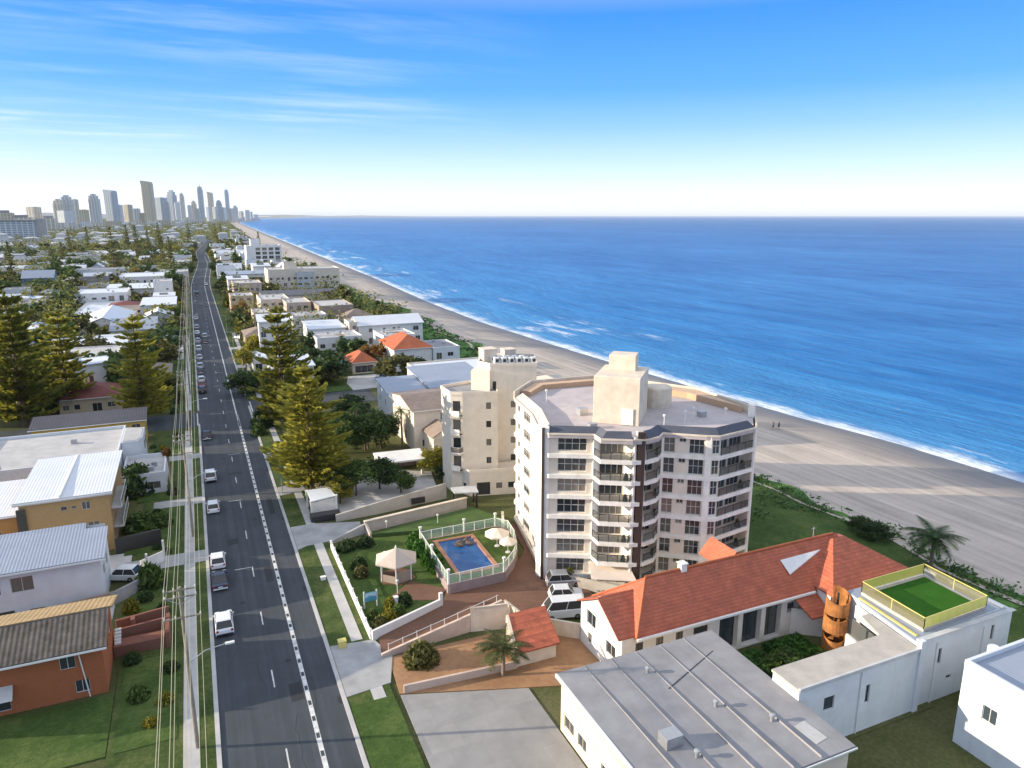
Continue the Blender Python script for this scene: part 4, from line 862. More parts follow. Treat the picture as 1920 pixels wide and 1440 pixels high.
for i in range(9):
    x = 15.2+i*1.6; y = 66.6+(x-14.4)*.0986; zz = .55+(x-14.4)*.155; m = MB(); m.tube((x,y,zz-.1),(x,y,zz+.75),.035); m.build('post', M['whitemetal'], t)
m = MB(); m.path([(15.2,66.68,1.3),(21,67.25,2.2),(28.2,67.96,3.35)], .03); m.build('handrail', M['whitemetal'], t)
t = thing('retaining_wall', 'cream wall with a brown roller garage door beside the pink ramp wall', 'wall', (29,67,0))
m = MB(); facade(m, t, (24.6,67.3), (28.9,66.2), 0, 2.7, [(1.0,3.8,.0,2.1,1,8,'shut')] if False else [], .1); m.wallseg((28.9,67.8),(30.4,63.8),0,2.7,.3,2.7,1.9); m.wallseg((25,67.6),(28.9,66.9),0,2.75,.2); m.build('wall', M['cream'], t)
m = MB()
for i in range(9): m.wallseg((25.6+.33*i,67.27-.06*i),(25.9+.33*i,67.21-.06*i),.1,2.1,.1)
m.build('garage_door', M['browngrey'], t)
m = MB(); m.wallseg((31.9,63.9),(35.0,61.2),0,1.9,.25); tag(m.build('boundary_wall', M['cream']), 'cream wall joining the small shed to the red-roofed house', 'wall')
m = MB(); m.wallseg((15,60),(26.5,59.2),0,.9,.25); tag(m.build('boundary_wall', M['pink']), 'low pink wall behind the palm on the forecourt', 'wall')
# ---- grey flat roof in the foreground
t = house('flat_roofed_house', 'house with a broad plain grey flat roof below the red-roofed house', 'house', 26.5, 33, 42.8, 49.4, 5.3, 'sheet', .15, 'cream', 'greyroof', 5, ov=.3)
m = MB(); m.wallseg((34,44.0),(41.0,46.9),5.62,5.66,.09); m.build('roof_seam', M['darkframe'], t)
for i, x in enumerate((28.9,31.6,34.3,37.0,39.7)):
    m = MB(); m.box(x-.025,32.8,5.50+.0,x+.025,49.6,5.715); m.build('sheet_lap', M['greyroof'], t)
for x, y in ((36.2,40.6),(39.2,37.4),(31.2,36.6),(33.6,46.6)): m = MB(); m.lathe((x,y,5.45),[(.14,0),(.14,.55),(.24,.58),(.24,.72),(.05,.8)],10); m.build('roof_vent', M['metal'], t)
m = MB(); m.box(29.5,38,5.5,31,39.2,6.5); m.box(29.6,37.96,5.75,30.9,38,6.35); m.build('air_conditioner', M['metal'], t)
m = MB(); m.box(26.05,32.6,5.3,26.2,49.8,5.62); m.build('gutter', M['whitemetal'], t)
m = MB(); m.add([(40.4,34,5.56),(41.8,34.2,5.56),(41.6,36.4,5.575),(40.3,36.2,5.575)],[(0,1,2,3)]); m.build('roof_hatch', M['palecon'], t)
# ---- white modern house with the roof garden
mh = thing('modern_house', 'white modern house with a roof garden of artificial turf behind yellow glass', 'house', (62,42,0))
wl = MB()
facade(wl, mh, (57.6,38.7), (70.9,38.7), -.3, 7.0, [(3.0,3.45,4.3,5.9,1),(10.4,10.85,4.9,6.5,1),(4.6,5.3,2.2,2.6,1)], .2, 'glassblue', 'darkframe'); facade(wl, mh, (70.9,38.7), (70.9,48.2), -.3, 7.0, [(2,7,1,3.2,3)], .2); facade(wl, mh, (70.9,48.2), (59.2,48.2), -.3, 7.0, [(2,6,1,2.6,3)], .2); facade(wl, mh, (59.2,48.2), (57.6,38.7), -.3, 7.0, [], .2)
facade(wl, mh, (43,38.4), (57.6,38.4), -.3, 6.4, [(3,4.2,3.9,5.2,1),(8,8.5,3.2,5,1)], .2, 'glassblue', 'darkframe'); facade(wl, mh, (57.6,41.4), (43,41.4), -.3, 6.4, [(1,3,1,3),(5,8,.5,3.2,3),(9.5,12,1,3)], .2)
wl.quad((43,41.4,-.3),(43,38.4,-.3),(43,38.4,6.4),(43,41.4,6.4)); wl.wallseg((57.65,38.85),(70.9,38.85),7.0,7.25,.3); wl.wallseg((70.75,39.01),(70.75,48.05),7.0,7.25,.3); wl.box(57.35,38.2,-.2,57.95,38.65,7.4)
wl.build('wall', M['bluewhite'], mh, fix=False)
m = MB(); m.prism([(57.62,39.02),(70.58,39.02),(70.58,48.15),(59.2,48.15)],6.8,7.02); rf = m.build('roof', M['bluegreyroof'], mh)
m = MB(); m.prism([(42.9,38.3),(57.34,38.3),(57.6,39.5),(58.3,44.6),(57.2,44.6),(56.0,41.5),(42.9,41.5)],6.4,6.62); m.build('roof', M['beige'], mh)
TQ = [(59.5,39.7),(68.8,40.0),(69.2,47.1),(59.9,47.0)]
m = MB(); m.prism(TQ,7.02,7.35); dk = m.build('roof_terrace', M['beige'], mh)
for x in (60.2, 66.8, 50.2):
    mm = MB(); mm.tube((x,38.62 if x > 57 else 38.32,-.1),(x,38.62 if x > 57 else 38.32,6.4),.05); mm.build('downpipe', M['whitemetal'], mh)
mm = MB(); mm.wallseg((57.6,38.66),(71,38.66),7.25,7.31,.5); mm.wallseg((42.95,38.36),(57.3,38.36),6.4,6.72,.22); mm.build('coping', M['palegrey'], mh); m = MB(); m.prism(inset(TQ,-.0) if False else [(60.6,40.6),(68.3,40.8),(68.6,46.5),(60.9,46.4)],7.35,7.42); m.build('turf', M['turf'], dk)
M['yellowglass'] = glass_('yellow_tinted_glass', (.50,.46,.10), .12, .02)
nt_ = M['yellowglass'].node_tree; b_ = nt_.nodes['Principled BSDF']; 
for l in list(b_.inputs['Base Color'].links): nt_.links.remove(l)
b_.inputs['Base Color'].default_value = (.78,.72,.16,1); b_.inputs['Alpha'].default_value = .92; b_.inputs['Roughness'].default_value = .25
M['smokeglass'] = glass_('smoky_tinted_glass', (.20,.19,.09), .1, .02); b_ = M['smokeglass'].node_tree.nodes['Principled BSDF']; b_.inputs['Alpha'].default_value = .5
for a, b, mt in ((0,1,'yellowglass'),(2,3,'yellowglass'),(3,0,'smokeglass'),(1,2,'smokeglass')): railing(mh, [TQ[a],TQ[b]], 7.36, 1.15, mt, 'yellowsign', 1.15 if a == 0 else 3.1, 'glass_balustrade')
sm = MB(); sm.wallseg((59.2,46.6),(58.4,39.5),7.02,7.1,.3); sm.build('yellow_strip', M['yellowsign'], mh)  # flat yellow strip beside the turf terrace
# court window and glazed link
m = MB(); m.wallseg((58.55,46.3),(57.5,40.7),5.2,6.55,.25); m.wallseg((58.0,46.6),(56.9,41.8),0,3.3,.25); m.build('link_wall', M['white'], mh)
fm = MB(); fm.wallseg((58.1,46.2),(57.1,41.8),3.3,5.2,.08); gl = fm.build('window', M['glassblue'], mh); m = MB(); m.wallseg((57.62,44.05),(57.58,43.85),3.25,5.25,.2); m.build('frame', M['darkframe'], gl)
# orange spiral stair drum
t = thing('stair_drum', 'orange rusted steel stair drum between the red-roofed house and the modern house', 'staircase', (57.6,48.0,0))
M['rust'] = plain('weathering_steel', (.36,.14,.035), .75, .5, 1.6, .3, .0)
def drum(z0, z1, a0, a1, r0=1.15, r1=1.07, n=20):
    m = MB()
    for i in range(n):
        a, b = a0+(a1-a0)*i/n, a0+(a1-a0)*(i+1)/n; q = lambda r, t_: (57.85+r*math.cos(t_), 48.0+r*math.sin(t_))
        P_ = [q(r0,a),q(r0,b),q(r1,b),q(r1,a)]; zz = (lambda t_: z1+.5*math.sin(t_+.6))
        m.add([(*P_[0],z0),(*P_[1],z0),(*P_[2],z0),(*P_[3],z0),(*P_[0],zz(a)),(*P_[1],zz(b)),(*P_[2],zz(b)),(*P_[3],zz(a))],[(0,3,2,1),(4,5,6,7),(0,1,5,4),(2,3,7,6),(1,2,6,5),(3,0,4,7)])
    return m
drum(0,2.6,0,6.2832).build('lower_shell', M['rust'], t); drum(3.0,5.0,2.2,7.9,1.2,1.1).build('middle_shell', M['rust'], t); drum(5.0,6.9,2.6,7.4,1.2,1.12).build('upper_shell', M['rust'], t)
m = MB(); m.tube((57.85,48,0),(57.85,48,7.2),.12); m.build('pole', M['darkframe'], t)
for i in range(18):
    a = i*.55; m = MB(); m.prism([(57.85,48),(57.85+1.05*math.cos(a),48+1.05*math.sin(a)),(57.85+1.05*math.cos(a+.5),48+1.05*math.sin(a+.5))],.35*i+.3,.35*i+.36); m.build('tread', M['rust'], t)
# corner building at the bottom right
t = thing('flat_roofed_house', 'white flat-roofed house cut by the bottom right corner with a round white vent', 'house', (63,31,0))
wl = MB()
for a, b in (((57.4,27),(57.4,34.3)),): pass
for a, b, ws in (((57.4,34.3),(57.4,24),[(2,3.2,4,5.4)]),((57.4,24),(72,24),[(2,4,4,5.4),(7,9,4,5.4)]),((72,24),(72,34.3),[]),((72,34.3),(57.4,34.3),[(4,6,4,5.4)])): facade(wl, t, a, b, -.3, 7.6, ws, .15, 'glassblue')
for a, b in (((57.5,24),(57.5,34.3)),((57.65,34.15),(72,34.15)),((71.85,24),(71.85,34)),((57.65,24.15),(71.7,24.15))): wl.wallseg(a, b, 7.6, 8.1, .3)
wl.build('wall', M['bluewhite'], t, fix=False); m = MB(); m.prism(rect(57.66,24.31,71.69,33.99),7.5,7.7); m.build('roof', M['bluegreyroof'], t)
m = MB(); m.lathe((62.2,34.9,6.6),[(.5,0),(.5,1.0),(.42,1.1)],14); m.box(61.9,34.3,6.9,62.4,34.6,7.4); m.build('vent', M['whitemetal'], t)
# ---- pool, deck, fence, umbrella
DK = [(25.4,89.0),(25.0,75.9),(32.4,76.1),(34.9,78.8),(36.3,81.0),(37.4,84.3),(37.9,87.6),(36.6,89.2)]
t = thing('swimming_pool', 'raised rectangular blue swimming pool with terracotta coping and mauve deck wall', 'pool', (30,82,0))
m = MB()
for a, b in zip(DK, DK[1:]+DK[:1]): m.wallseg(a, b, 0, 1.42, .25)
M['mauve'] = plain('mauve_wall', (.30,.235,.235), .85, .15); m.build('deck_wall', M['mauve'], t)
PQ = [(27.4,87.6),(27.2,78.1),(31.9,78.0),(32.2,87.5)]
def frame_poly(outer, inner, z0, z1):
    m = MB(); n = len(outer)
    for i in range(n):
        j = (i+1)%n; P_ = [outer[i],outer[j],inner[j],inner[i]]; m.prism(P_, z0, z1)
    return m
def off4(P_, d): 
    c = V((sum(p[0] for p in P_)/4, sum(p[1] for p in P_)/4)); return [(p[0]+math.copysign(d,p[0]-c.x), p[1]+math.copysign(d,p[1]-c.y)) for p in P_]
dm = MB()
q4 = off4(PQ,.55); ring8 = [(25.5,88.9),(25.1,76.0),(32.4,76.2),(34.8,78.9),(36.2,81.0),(37.3,84.3),(37.8,87.6),(36.6,89.1)]
dm.prism([ring8[0],ring8[1],q4[1],q4[0]],1.0,1.4); dm.prism([ring8[1],ring8[2],q4[2],q4[1]],1.0,1.4); dm.prism([ring8[2],*ring8[3:7],q4[3],q4[2]],1.0,1.4); dm.prism([ring8[6],ring8[7],ring8[0],q4[0],q4[3]],1.0,1.4)
dm.build('grass_deck', M['lawn'], t)
frame_poly(q4, PQ, 1.1, 1.46).build('coping', M['pooltile'], t)
mw, ntw, bw = nodes('pool_water'); bw.inputs['Base Color'].default_value = (.008,.085,.26,1); bw.inputs['Roughness'].default_value = .06; bump(ntw, noise(ntw, coords(ntw), 1.6, 3), bw, .12, .1); M['pool'] = mw
nlw = mixc(ntw, noise(ntw, coords(ntw), .35, 3), (.006,.07,.24), (.014,.12,.33)); ntw.links.new(nlw, bw.inputs['Base Color'])
m = MB(); m.prism(PQ, .6, 1.28); m.build('water', M['pool'], t)
m = MB(); r = random.Random(4)
for i in range(7): m.lathe((29.6+r.uniform(0,2.0),86.0+r.uniform(-.7,1),1.25),[(r.uniform(.4,.7),0),(r.uniform(.3,.55),.25),(.1,.45)],7)
m.build('rock_feature', M['rock'], t)
fe = thing('pool_fence', 'white pool fence of square posts and clear glass panels around the blue pool', 'fence', (30,82,1.42))
gp = MB(); rl = MB()
mg, ntg, bg_ = nodes('clear_glass'); bg_.inputs['Base Color'].default_value = (.55,.72,.62,1); bg_.inputs['Alpha'].default_value = .25; bg_.inputs['Roughness'].default_value = .1; M['clear'] = mg
for i, (a, b) in enumerate(zip(DK, DK[1:]+DK[:1])):
    L = math.dist(a,b); k = max(1, round(L/1.5)); a_, b_ = V(a), V(b)
    rl.wallseg(a, b, 2.62, 2.69, .07); gp.wallseg(a, b, 1.55, 2.6, .02)
    for j in range(k):
        p = a_.lerp(b_, j/k); m = MB(); tall = (j == 0 and i in (0,1,2,7)) or (j == k//2 and i in (0,7)); w_ = .11 if tall else .05
        m.box(p.x-w_,p.y-w_,1.42,p.x+w_,p.y+w_,3.2 if tall else 2.7)
        if tall: m.box(p.x-.18,p.y-.18,3.2,p.x+.18,p.y+.18,3.42)
        m.build('post', M['whitemetal'], fe)
rl.build('rail', M['whitemetal'], fe); gp.build('glass_panel', M['clear'], fe)
def umbrella(name, label, c, rad, h, mt):
    t = thing(name, label, 'umbrella', c); m = MB(); n = 8
    vs = [(c[0],c[1],c[2]+h)] + [(c[0]+rad*math.cos(6.283*i/n), c[1]+rad*math.sin(6.283*i/n), c[2]+h-.75) for i in range(n)] + [(c[0]+rad*math.cos(6.283*i/n), c[1]+rad*math.sin(6.283*i/n), c[2]+h-.92) for i in range(n)]
    m.add(vs, [(0,1+i,1+(i+1)%n) for i in range(n)] + [(1+i,9+i,9+(i+1)%n,1+(i+1)%n) for i in range(n)]); m.build('canopy', M[mt], t, fix=False); m = MB(); m.tube((c[0],c[1],c[2]),(c[0],c[1],c[2]+h-.05),.04); m.lathe(c,[(.35,0),(.35,.08)],10); m.build('pole', M['whitemetal'], t)
umbrella('umbrella', 'large cream umbrella inside the pool fence', (34.4,83.2,1.4), 1.75, 2.6, 'umbrella')
umbrella('umbrella', 'smaller cream umbrella partly behind the larger one by the pool fence', (35.0,80.9,1.4), 1.2, 2.3, 'umbrella')
# gazebo
c = (20.3,82.6,.16); t = thing('gazebo', 'hexagonal garden gazebo with a cream pyramid roof on white posts', 'gazebo', c)
m = MB(); n = 6; vs = [(c[0],c[1],4.1)] + [(c[0]+2.9*math.cos(6.283*i/n+.25), c[1]+2.9*math.sin(6.283*i/n+.25), 2.75) for i in range(n)] + [(c[0]+2.9*math.cos(6.283*i/n+.25), c[1]+2.9*math.sin(6.283*i/n+.25), 2.6) for i in range(n)]
m.add(vs, [(0,1+i,1+(i+1)%n) for i in range(n)]+[(1+i,7+i,7+(i+1)%n,1+(i+1)%n) for i in range(n)]+[tuple(range(7,13))[::-1]]); rf = m.build('roof', M['thatch'], t)
m = MB(); m.lathe((c[0],c[1],4.05),[(.14,0),(.1,.25),(.02,.5)],8); m.build('finial', M['whitemetal'], rf)
for i in range(n):
    a = 6.283*i/n+.25; m = MB(); m.box(c[0]+2.1*math.cos(a)-.08,c[1]+2.1*math.sin(a)-.08,.16,c[0]+2.1*math.cos(a)+.08,c[1]+2.1*math.sin(a)+.08,2.75); m.build('post', M['whitemetal'], t)
m = MB()
for i in (2,3,4): a, b = 6.283*i/n+.25, 6.283*(i+1)/n+.25; m.wallseg((c[0]+2.1*math.cos(a),c[1]+2.1*math.sin(a)),(c[0]+2.1*math.cos(b),c[1]+2.1*math.sin(b)),.16,1.7 if i == 4 else 1.2,.08)
m.build('screen', M['browngrey'], t); m = MB(); m.lathe((c[0],c[1],.0),[(2.4,0),(2.4,.24)],6); m.build('floor', M['brickpave'], t)
# garden walls, sign, lamps
t = thing('garden_wall', 'low white garden wall with rails along the right footpath', 'wall', (14.1,82,0))
m = MB(); m.wallseg((14.15,94.2),(14.15,70.1),0,.85,.25); m.build('wall', M['white'], t)
for i in range(11): m = MB(); m.box(14.02,70.3+i*2.38,.85,14.28,70.6+i*2.38,1.25); m.build('post', M['white'], t)
m = MB(); m.wallseg((14.15,94.2),(14.15,70.4),1.1,1.2,.06); m.build('rail', M['whitemetal'], t)
t = thing('garden_wall', 'white rendered garden wall rising along the brick drive entrance', 'wall', (19,72,0)); m = MB(); m.wallseg((14.2,70.0),(23.2,73.7),0,1.0,.3,1.2,1.0); m.build('wall', M['white'], t); m = MB(); m.box(23.1,73.6,0,23.5,74.0,1.75); m.build('post', M['white'], t)
t = thing('sign', 'blue and pale sign board on white posts in the corner bed', 'sign', (15.6,76.6,.16))
for dx in (-.75,.75): m = MB(); m.box(15.6+dx-.07,76.55,.16,15.6+dx+.07,76.69,2.3); m.build('post', M['whitemetal'], t)
M['signblue'] = plain('sign_blue', (.10,.33,.44), .4, .3, 1.6, 0, 0, False); M['signpale'] = plain('sign_pale', (.5,.66,.70), .4, .1, 2, 0, 0, False)
m = MB(); m.box(14.9,76.5,1.05,16.3,76.56,2.15); bd = m.build('board', M['signblue'], t); m = MB(); m.add([(14.95,76.49,1.5),(15.5,76.49,1.75),(16.25,76.49,1.6),(16.25,76.49,2.1),(14.95,76.49,2.1)],[(0,1,2,3,4)]); m.build('panel', M['signpale'], bd)
def lamp(x, y, z, h, label):
    t = thing('garden_lamp', label, 'lamp', (x,y,z)); m = MB(); m.tube((x,y,z),(x,y,z+h),.05); m.build('post', M['whitemetal'], t); m = MB(); m.lathe((x,y,z+h),[(.1,0),(.17,.1),(.17,.26),(.05,.34)],10); m.build('lantern', M['lamp'], t)
lamp(19.3,78.5,.16,1.5,'white garden lamp in front of the gazebo'); lamp(19.9,87.2,.16,1.2,'white garden lamp on the lawn behind the gazebo'); lamp(22.5,96.5,.6,.9,'white garden lamp on the upper lawn by the beige wall'); lamp(29.9,95.3,.6,1.1,'white garden lamp on the upper lawn behind the pool')
m = MB(); m.box(18.1,75.2,.16,18.5,75.6,1.5); m.box(17.3,75.3,.9,18.1,75.45,1.3); m.box(18.02,75.12,1.5,18.58,75.68,1.58); tag(m.build('letterbox', M['white']), 'small white letterbox pillar at the edge of the corner bed', 'letterbox')
m = MB(); m.box(10.6,69.7,.11,11.4,70.4,.85); m.box(10.55,69.65,.85,11.45,70.45,.92); tag(m.build('utility_box', M['yellowsign'], bevel=.03), 'pale yellow utility box on the grass verge by the drive', 'utility box')
m = MB(); m.box(11.3,85.5,.11,11.9,85.9,.5); m.box(11.25,85.45,.5,11.95,85.95,.56); tag(m.build('utility_pit', M['whitemetal']), 'small pale green pit cover on the verge beside the footpath', 'pit cover')
# beige walls up the ramp and the lattice gate
t = thing('boundary_wall', 'long curved beige concrete wall below the garden trees', 'wall', (26,104,0)); m = MB(); m.wallseg((16.4,103.2),(23,103.6),0,1.0,.3,1.1,1.9); m.wallseg((23,103.6),(34.6,105.4),0,2,.3,1.9,2.6); m.build('wall', M['beige'], t); m = MB(); m.box(28.4,103.9,.5,30.6,104.2,1.4); m.build('grille', M['darkframe'], t)
t = thing('boundary_wall', 'lower beige wall with a pale capping beside the upper lawn', 'wall', (28,99,0)); m = MB(); m.wallseg((19.6,97.6),(36.2,100.2),0,1.7,.3); m.wallseg((19.6,97.6),(19.9,95.3),0,1.7,.3,1.7,.8); m.build('wall', M['beige'], t); m = MB(); m.wallseg((19.5,97.6),(36.3,100.2),1.7,1.82,.55); m.build('coping', M['cream'], t)
t = thing('boundary_wall', 'pale curved kerb wall at the right driveway mouth', 'wall', (17,97,0)); m = MB(); m.wallseg((14.6,96.0),(19.5,97.4),0,1.4,.25,.45,1.5); m.build('wall', M['palecon'], t)
t = thing('lattice_gate', 'white lattice panel gate with tall posts beside the tall pine', 'gate', (14.8,107.6,0))
for x, y in ((13.3,110.6),(16.8,110.4),(13.3,106),(17.2,107)): m = MB(); m.box(x-.15,y-.15,0,x+.15,y+.15,2.7); m.box(x-.22,y-.22,2.7,x+.22,y+.22,2.82); m.build('post', M['white'], t)
m = MB()
for i in range(9): m.wallseg((13.4,106.05),(17.1,107.0),.5+.22*i,.66+.22*i,.06)
m.build('slats', M['whitemetal'], t); m = MB(); m.add([(13.3,106,2.55),(17.2,107,2.55),(16.8,110.4,2.75),(13.3,110.6,2.75),(13.3,106,2.7),(17.2,107,2.7),(16.8,110.4,2.9),(13.3,110.6,2.9)],[(0,3,2,1),(4,5,6,7),(0,1,5,4),(1,2,6,5),(2,3,7,6),(3,0,4,7)]); m.build('roof', M['bluewhite'], t)
m = MB(); m.box(12.9,103.9,.1,17.3,105.6,1.0); tag(m.build('boundary_wall', M['darkframe']), 'dark planter wall in front of the white lattice gate', 'wall')
# carport
t = thing('carport', 'white flat-roofed carport on square columns in front of the townhouses', 'carport', (31,120,0)); m = MB(); m.prism([(27,124),(35.6,123.3),(35,117.3),(26.8,117.8)],2.75,3.05); m.build('roof', M['white'], t)
for x, y in ((27.3,118.2),(34.4,117.8),(34.9,122.8),(27.4,123.5)): m = MB(); m.box(x-.25,y-.25,0,x+.25,y+.25,2.75); m.build('post', M['cream'], t)
m = MB(); m.wallseg((27.4,123.6),(34.9,123),0,2.74,.15); m.build('wall', M['browngrey'], t)
t = thing('carport', 'small pale canopy at the top of the beige ramp walls', 'canopy', (37,101.5,0)); m = MB(); m.prism([(34.6,103.0),(38.6,102.4),(38.0,99.4),(34.4,100.6)],2.5,2.7); m.build('roof', M['palegrey'], t)
for x, y in ((34.9,100.9),(37.8,99.8),(38.2,102.2),(34.9,102.7)): m = MB(); m.box(x-.12,y-.12,0,x+.12,y+.12,2.5); m.build('post', M['darkframe'], t)
m = MB(); m.wallseg((21.5,119.5),(25.8,124.2),0,1.6,.25); tag(m.build('boundary_wall', M['white']), 'short white wall catching the sun left of the carport', 'wall'); m = MB(); m.wallseg((20,143.5),(42,149),0,2.2,.3); tag(m.build('boundary_wall', M['cream']), 'long sunlit white wall behind the shaded garden trees', 'wall')
m = MB(); m.prism([(18.4,113.2),(21.2,113.4),(21,115.6),(18.6,115.5)],.1,.32); tag(m.build('plunge_pool', M['pool']), 'small blue plunge pool behind the garden trees over the beige wall', 'pool')
m = MB(); m.wallseg((39.2,92.6),(37.6,88.6),0,1.9,.35); tag(m.build('garden_wall', M['cream']), 'short sunlit cream wall at the foot of the big apartment block', 'wall')
# ------------------------------------------------------------------ cars
def carproto(kind, paint):
    t = thing('parked_car', '', 'car', (0,0,0))
    L, Wd, H = {'hatch': (4.1,1.78,1.5), 'suv': (4.6,1.88,1.72), 'sedan': (4.6,1.82,1.46), 'van': (5.0,1.9,2.25)}[kind]
    belt = H*.56 if kind != 'van' else 1.25
    if kind == 'sedan': cab = (-L*.33, -L*.17, L*.06, L*.22)
    elif kind == 'van': cab = (-L*.49, -L*.47, L*.29, L*.42)
    else: cab = (-L*.46, -L*.36, L*.08, L*.24)
    prof = [(-L/2,.35),(-L/2+.02,belt*.85),(-L/2+.12,belt),(cab[0],belt+.02),(cab[3],belt+.02),(L/2-.25,belt*.82 if kind != 'van' else belt*.9),(L/2,belt*.62),(L/2,.32),(L/2-.1,.22),(-L/2+.1,.22)]
    m = MB(); n = len(prof)
    for sx, k in ((-Wd/2,1),(-Wd/2+.07,0),(Wd/2-.07,0),(Wd/2,1)):
        for y, z in prof: m.v.append((sx, y*(.985 if k else 1), z if not k else min(z, belt-.06) if z > .3 else z+.04))
    for j in range(3):
        for i in range(n): m.f.append((j*n+i, j*n+(i+1)%n, (j+1)*n+(i+1)%n, (j+1)*n+i))
    m.f += [tuple(range(n))[::-1], tuple(range(3*n,4*n))]
    body = m.build('body', M[paint], t, bevel=.03)
    a, b, c, d = cab; z1 = H; w0, w1 = Wd/2-.06, Wd/2-.2
    g = MB(); g.add([(-w0,a,belt),(w0,a,belt),(w0,d,belt),(-w0,d,belt),(-w1,b,z1-.05),(w1,b,z1-.05),(w1,c,z1-.05),(-w1,c,z1-.05)],[(0,3,2,1),(0,1,5,4),(1,2,6,5),(2,3,7,6),(3,0,4,7),(4,5,6,7)]); g.build('window_glass', M['carglass'], t)
    rf = MB(); rf.add([(-w1-.02,b-.03,z1-.06),(w1+.02,b-.03,z1-.06),(w1+.02,c+.03,z1-.06),(-w1-.02,c+.03,z1-.06),(-w1+.08,b+.1,z1),(w1-.08,b+.1,z1),(w1-.08,c-.08,z1),(-w1+.08,c-.08,z1)],[(0,3,2,1),(4,5,6,7),(0,1,5,4),(1,2,6,5),(2,3,7,6),(3,0,4,7)]); rf.build('roof', M[paint], t)
    p = MB()
    for sx in (-1,1):
        for (yb, yt) in ((a,b),(d,c),((a+d)/2,(b+c)/2)): p.tube((sx*w0,yb,belt),(sx*(w1+.0),yt,z1-.05),.05,.05,4)
    p.build('pillars', M[paint], t)
    for sx in (-1,1):
        for y in (-L*.3, L*.31):
            w_ = MB(); w_.tube((sx*(Wd/2-.2),y,.33),(sx*(Wd/2+.01),y,.33),.33,.33,14); wh = w_.build('wheel', M['rubber'], t); w_ = MB(); w_.tube((sx*(Wd/2-.02),y,.33),(sx*(Wd/2+.022),y,.33),.2,.2,10); w_.build('rim', M['rim'], wh)
        l = MB(); l.box(sx*Wd*.34-.2,L/2-.09,belt*.60,sx*Wd*.34+.2,L/2+.012,belt*.74); l.build('headlight', M['lamp'], t)
        l = MB(); l.box(sx*Wd*.40-.12,-L/2-.012,belt*.7,sx*Wd*.40+.12,-L/2+.1,belt*.93); l.build('tail_light', M['tail'], t)
        l = MB(); l.box(sx*(Wd/2+.09)-.09,d-.35,belt+.02,sx*(Wd/2+.09)+.09,d-.2,belt+.17); l.build('mirror', M[paint], t)
    l = MB(); l.box(-.26,-L/2-.018,.52,.26,-L/2+.02,.64); l.build('number_plate', M['whitemetal'], t)
    l = MB(); l.box(-Wd*.46,-L/2-.03,.26,Wd*.46,-L/2+.1,.46); l.box(-Wd*.46,L/2-.1,.24,Wd*.46,L/2+.03,.44); l.build('bumper', M['darkframe'] if kind == 'suv' else M[paint], t)
    return [t, False]
CARS = {k: carproto(k, 'carwhite') for k in ('hatch','suv','sedan','van')}
def car(kind, x, y, rz, paint, label, group=None, z=.03):
    p = CARS[kind]; t = p[0]
    if p[1]: t = dup(t, (x,y,z), rz, None, label, group)
    else: p[1] = True; t.location = (x,y,z); t.rotation_euler = (0,0,rz); t['label'] = label; 
    if group: t['group'] = group
    if True:
        for ch in t.children:
            if ch.name.split('.')[0] in ('body','roof','pillars','mirror') : ch.material_slots[0].link = 'OBJECT'; ch.material_slots[0].material = M[paint]
    return t
G_ = 'cars parked along the left kerb'
car('suv', -.35, 79.4, 0, 'carwhite', 'white SUV parked on the left kerb, nearest car of the row', G_); car('sedan', -.4, 90.2, .01, 'carnavy', 'dark navy car parked right behind a white car on the left kerb', G_)
car('hatch', -.4, 95.9, -.01, 'carwhite', 'white hatchback parked in front of the dark navy car', G_); car('hatch', -.4, 115.6, 0, 'carwhite', 'small white car parked alone near the tan brick flats', G_); car('suv', -.4, 130.4, .01, 'carwhite', 'white SUV parked by the street light arm, fourth white car up the road', G_)
car('sedan', -.4, 156.8, 0, 'carblack', 'black car parked just before the left side street', G_)
for i, (y, k, p) in enumerate([(200,'suv','carblack'),(207,'sedan','carred'),(214,'hatch','carwhite'),(226,'sedan','carblack'),(233.5,'suv','carsilver'),(241,'sedan','carblack'),(249,'hatch','carsilver'),(257,'sedan','carnavy'),(266,'suv','carwhite'),(274,'sedan','carblack'),(284,'hatch','carsilver'),(294,'suv','carblack'),(303,'hatch','carwhite'),(318,'suv','carsilver'),(348,'sedan','carwhite')]):
    nm = {'carblack':'black','carred':'dark red','carwhite':'white','carsilver':'silver','carnavy':'navy'}[p]
    car(k, -.45, y, .01, p, f'{nm} {k if k != "hatch" else "hatchback"} far up the left kerb, number {["one","two","three","four","five","six","seven","eight","nine","ten","eleven","twelve","thirteen","fourteen","fifteen"][i]} past the side street', G_)
car('sedan', 2.0, 281, 0, 'carblack', 'black car driving away up the road beside the far parked row'); car('suv', 2.1, 293, 0, 'carsilver', 'silver SUV driving away ahead of the black car'); car('sedan', 4.9, 400, math.pi, 'carblack', 'dark car in the distance on the oncoming lane')
car('suv', 7.6, 520, math.pi, 'carwhite', 'white car far off where the road begins to bend'); car('van', 1.4, 455, 0, 'carblack', 'dark van in the distance on the left lane')
car('van', 35.4, 65.9, math.pi/2-.35+.1, 'carwhite', 'white van on the brick drive beside the red-roofed house', None, .18)
car('suv', 38.9, 72.3, -math.pi/2-.3, 'carsilver', 'silver car on the brick drive under the awning wall', None, .18); car('hatch', 37.6, 69.4, -math.pi/2-.32, 'carwhite', 'pale hatchback between the silver car and the white van on the drive', None, .18)
car('suv', -11.6, 96.2, 1.15, 'carwhite', 'white four-wheel drive parked between the hedge ball and the dark wall', None, .1)
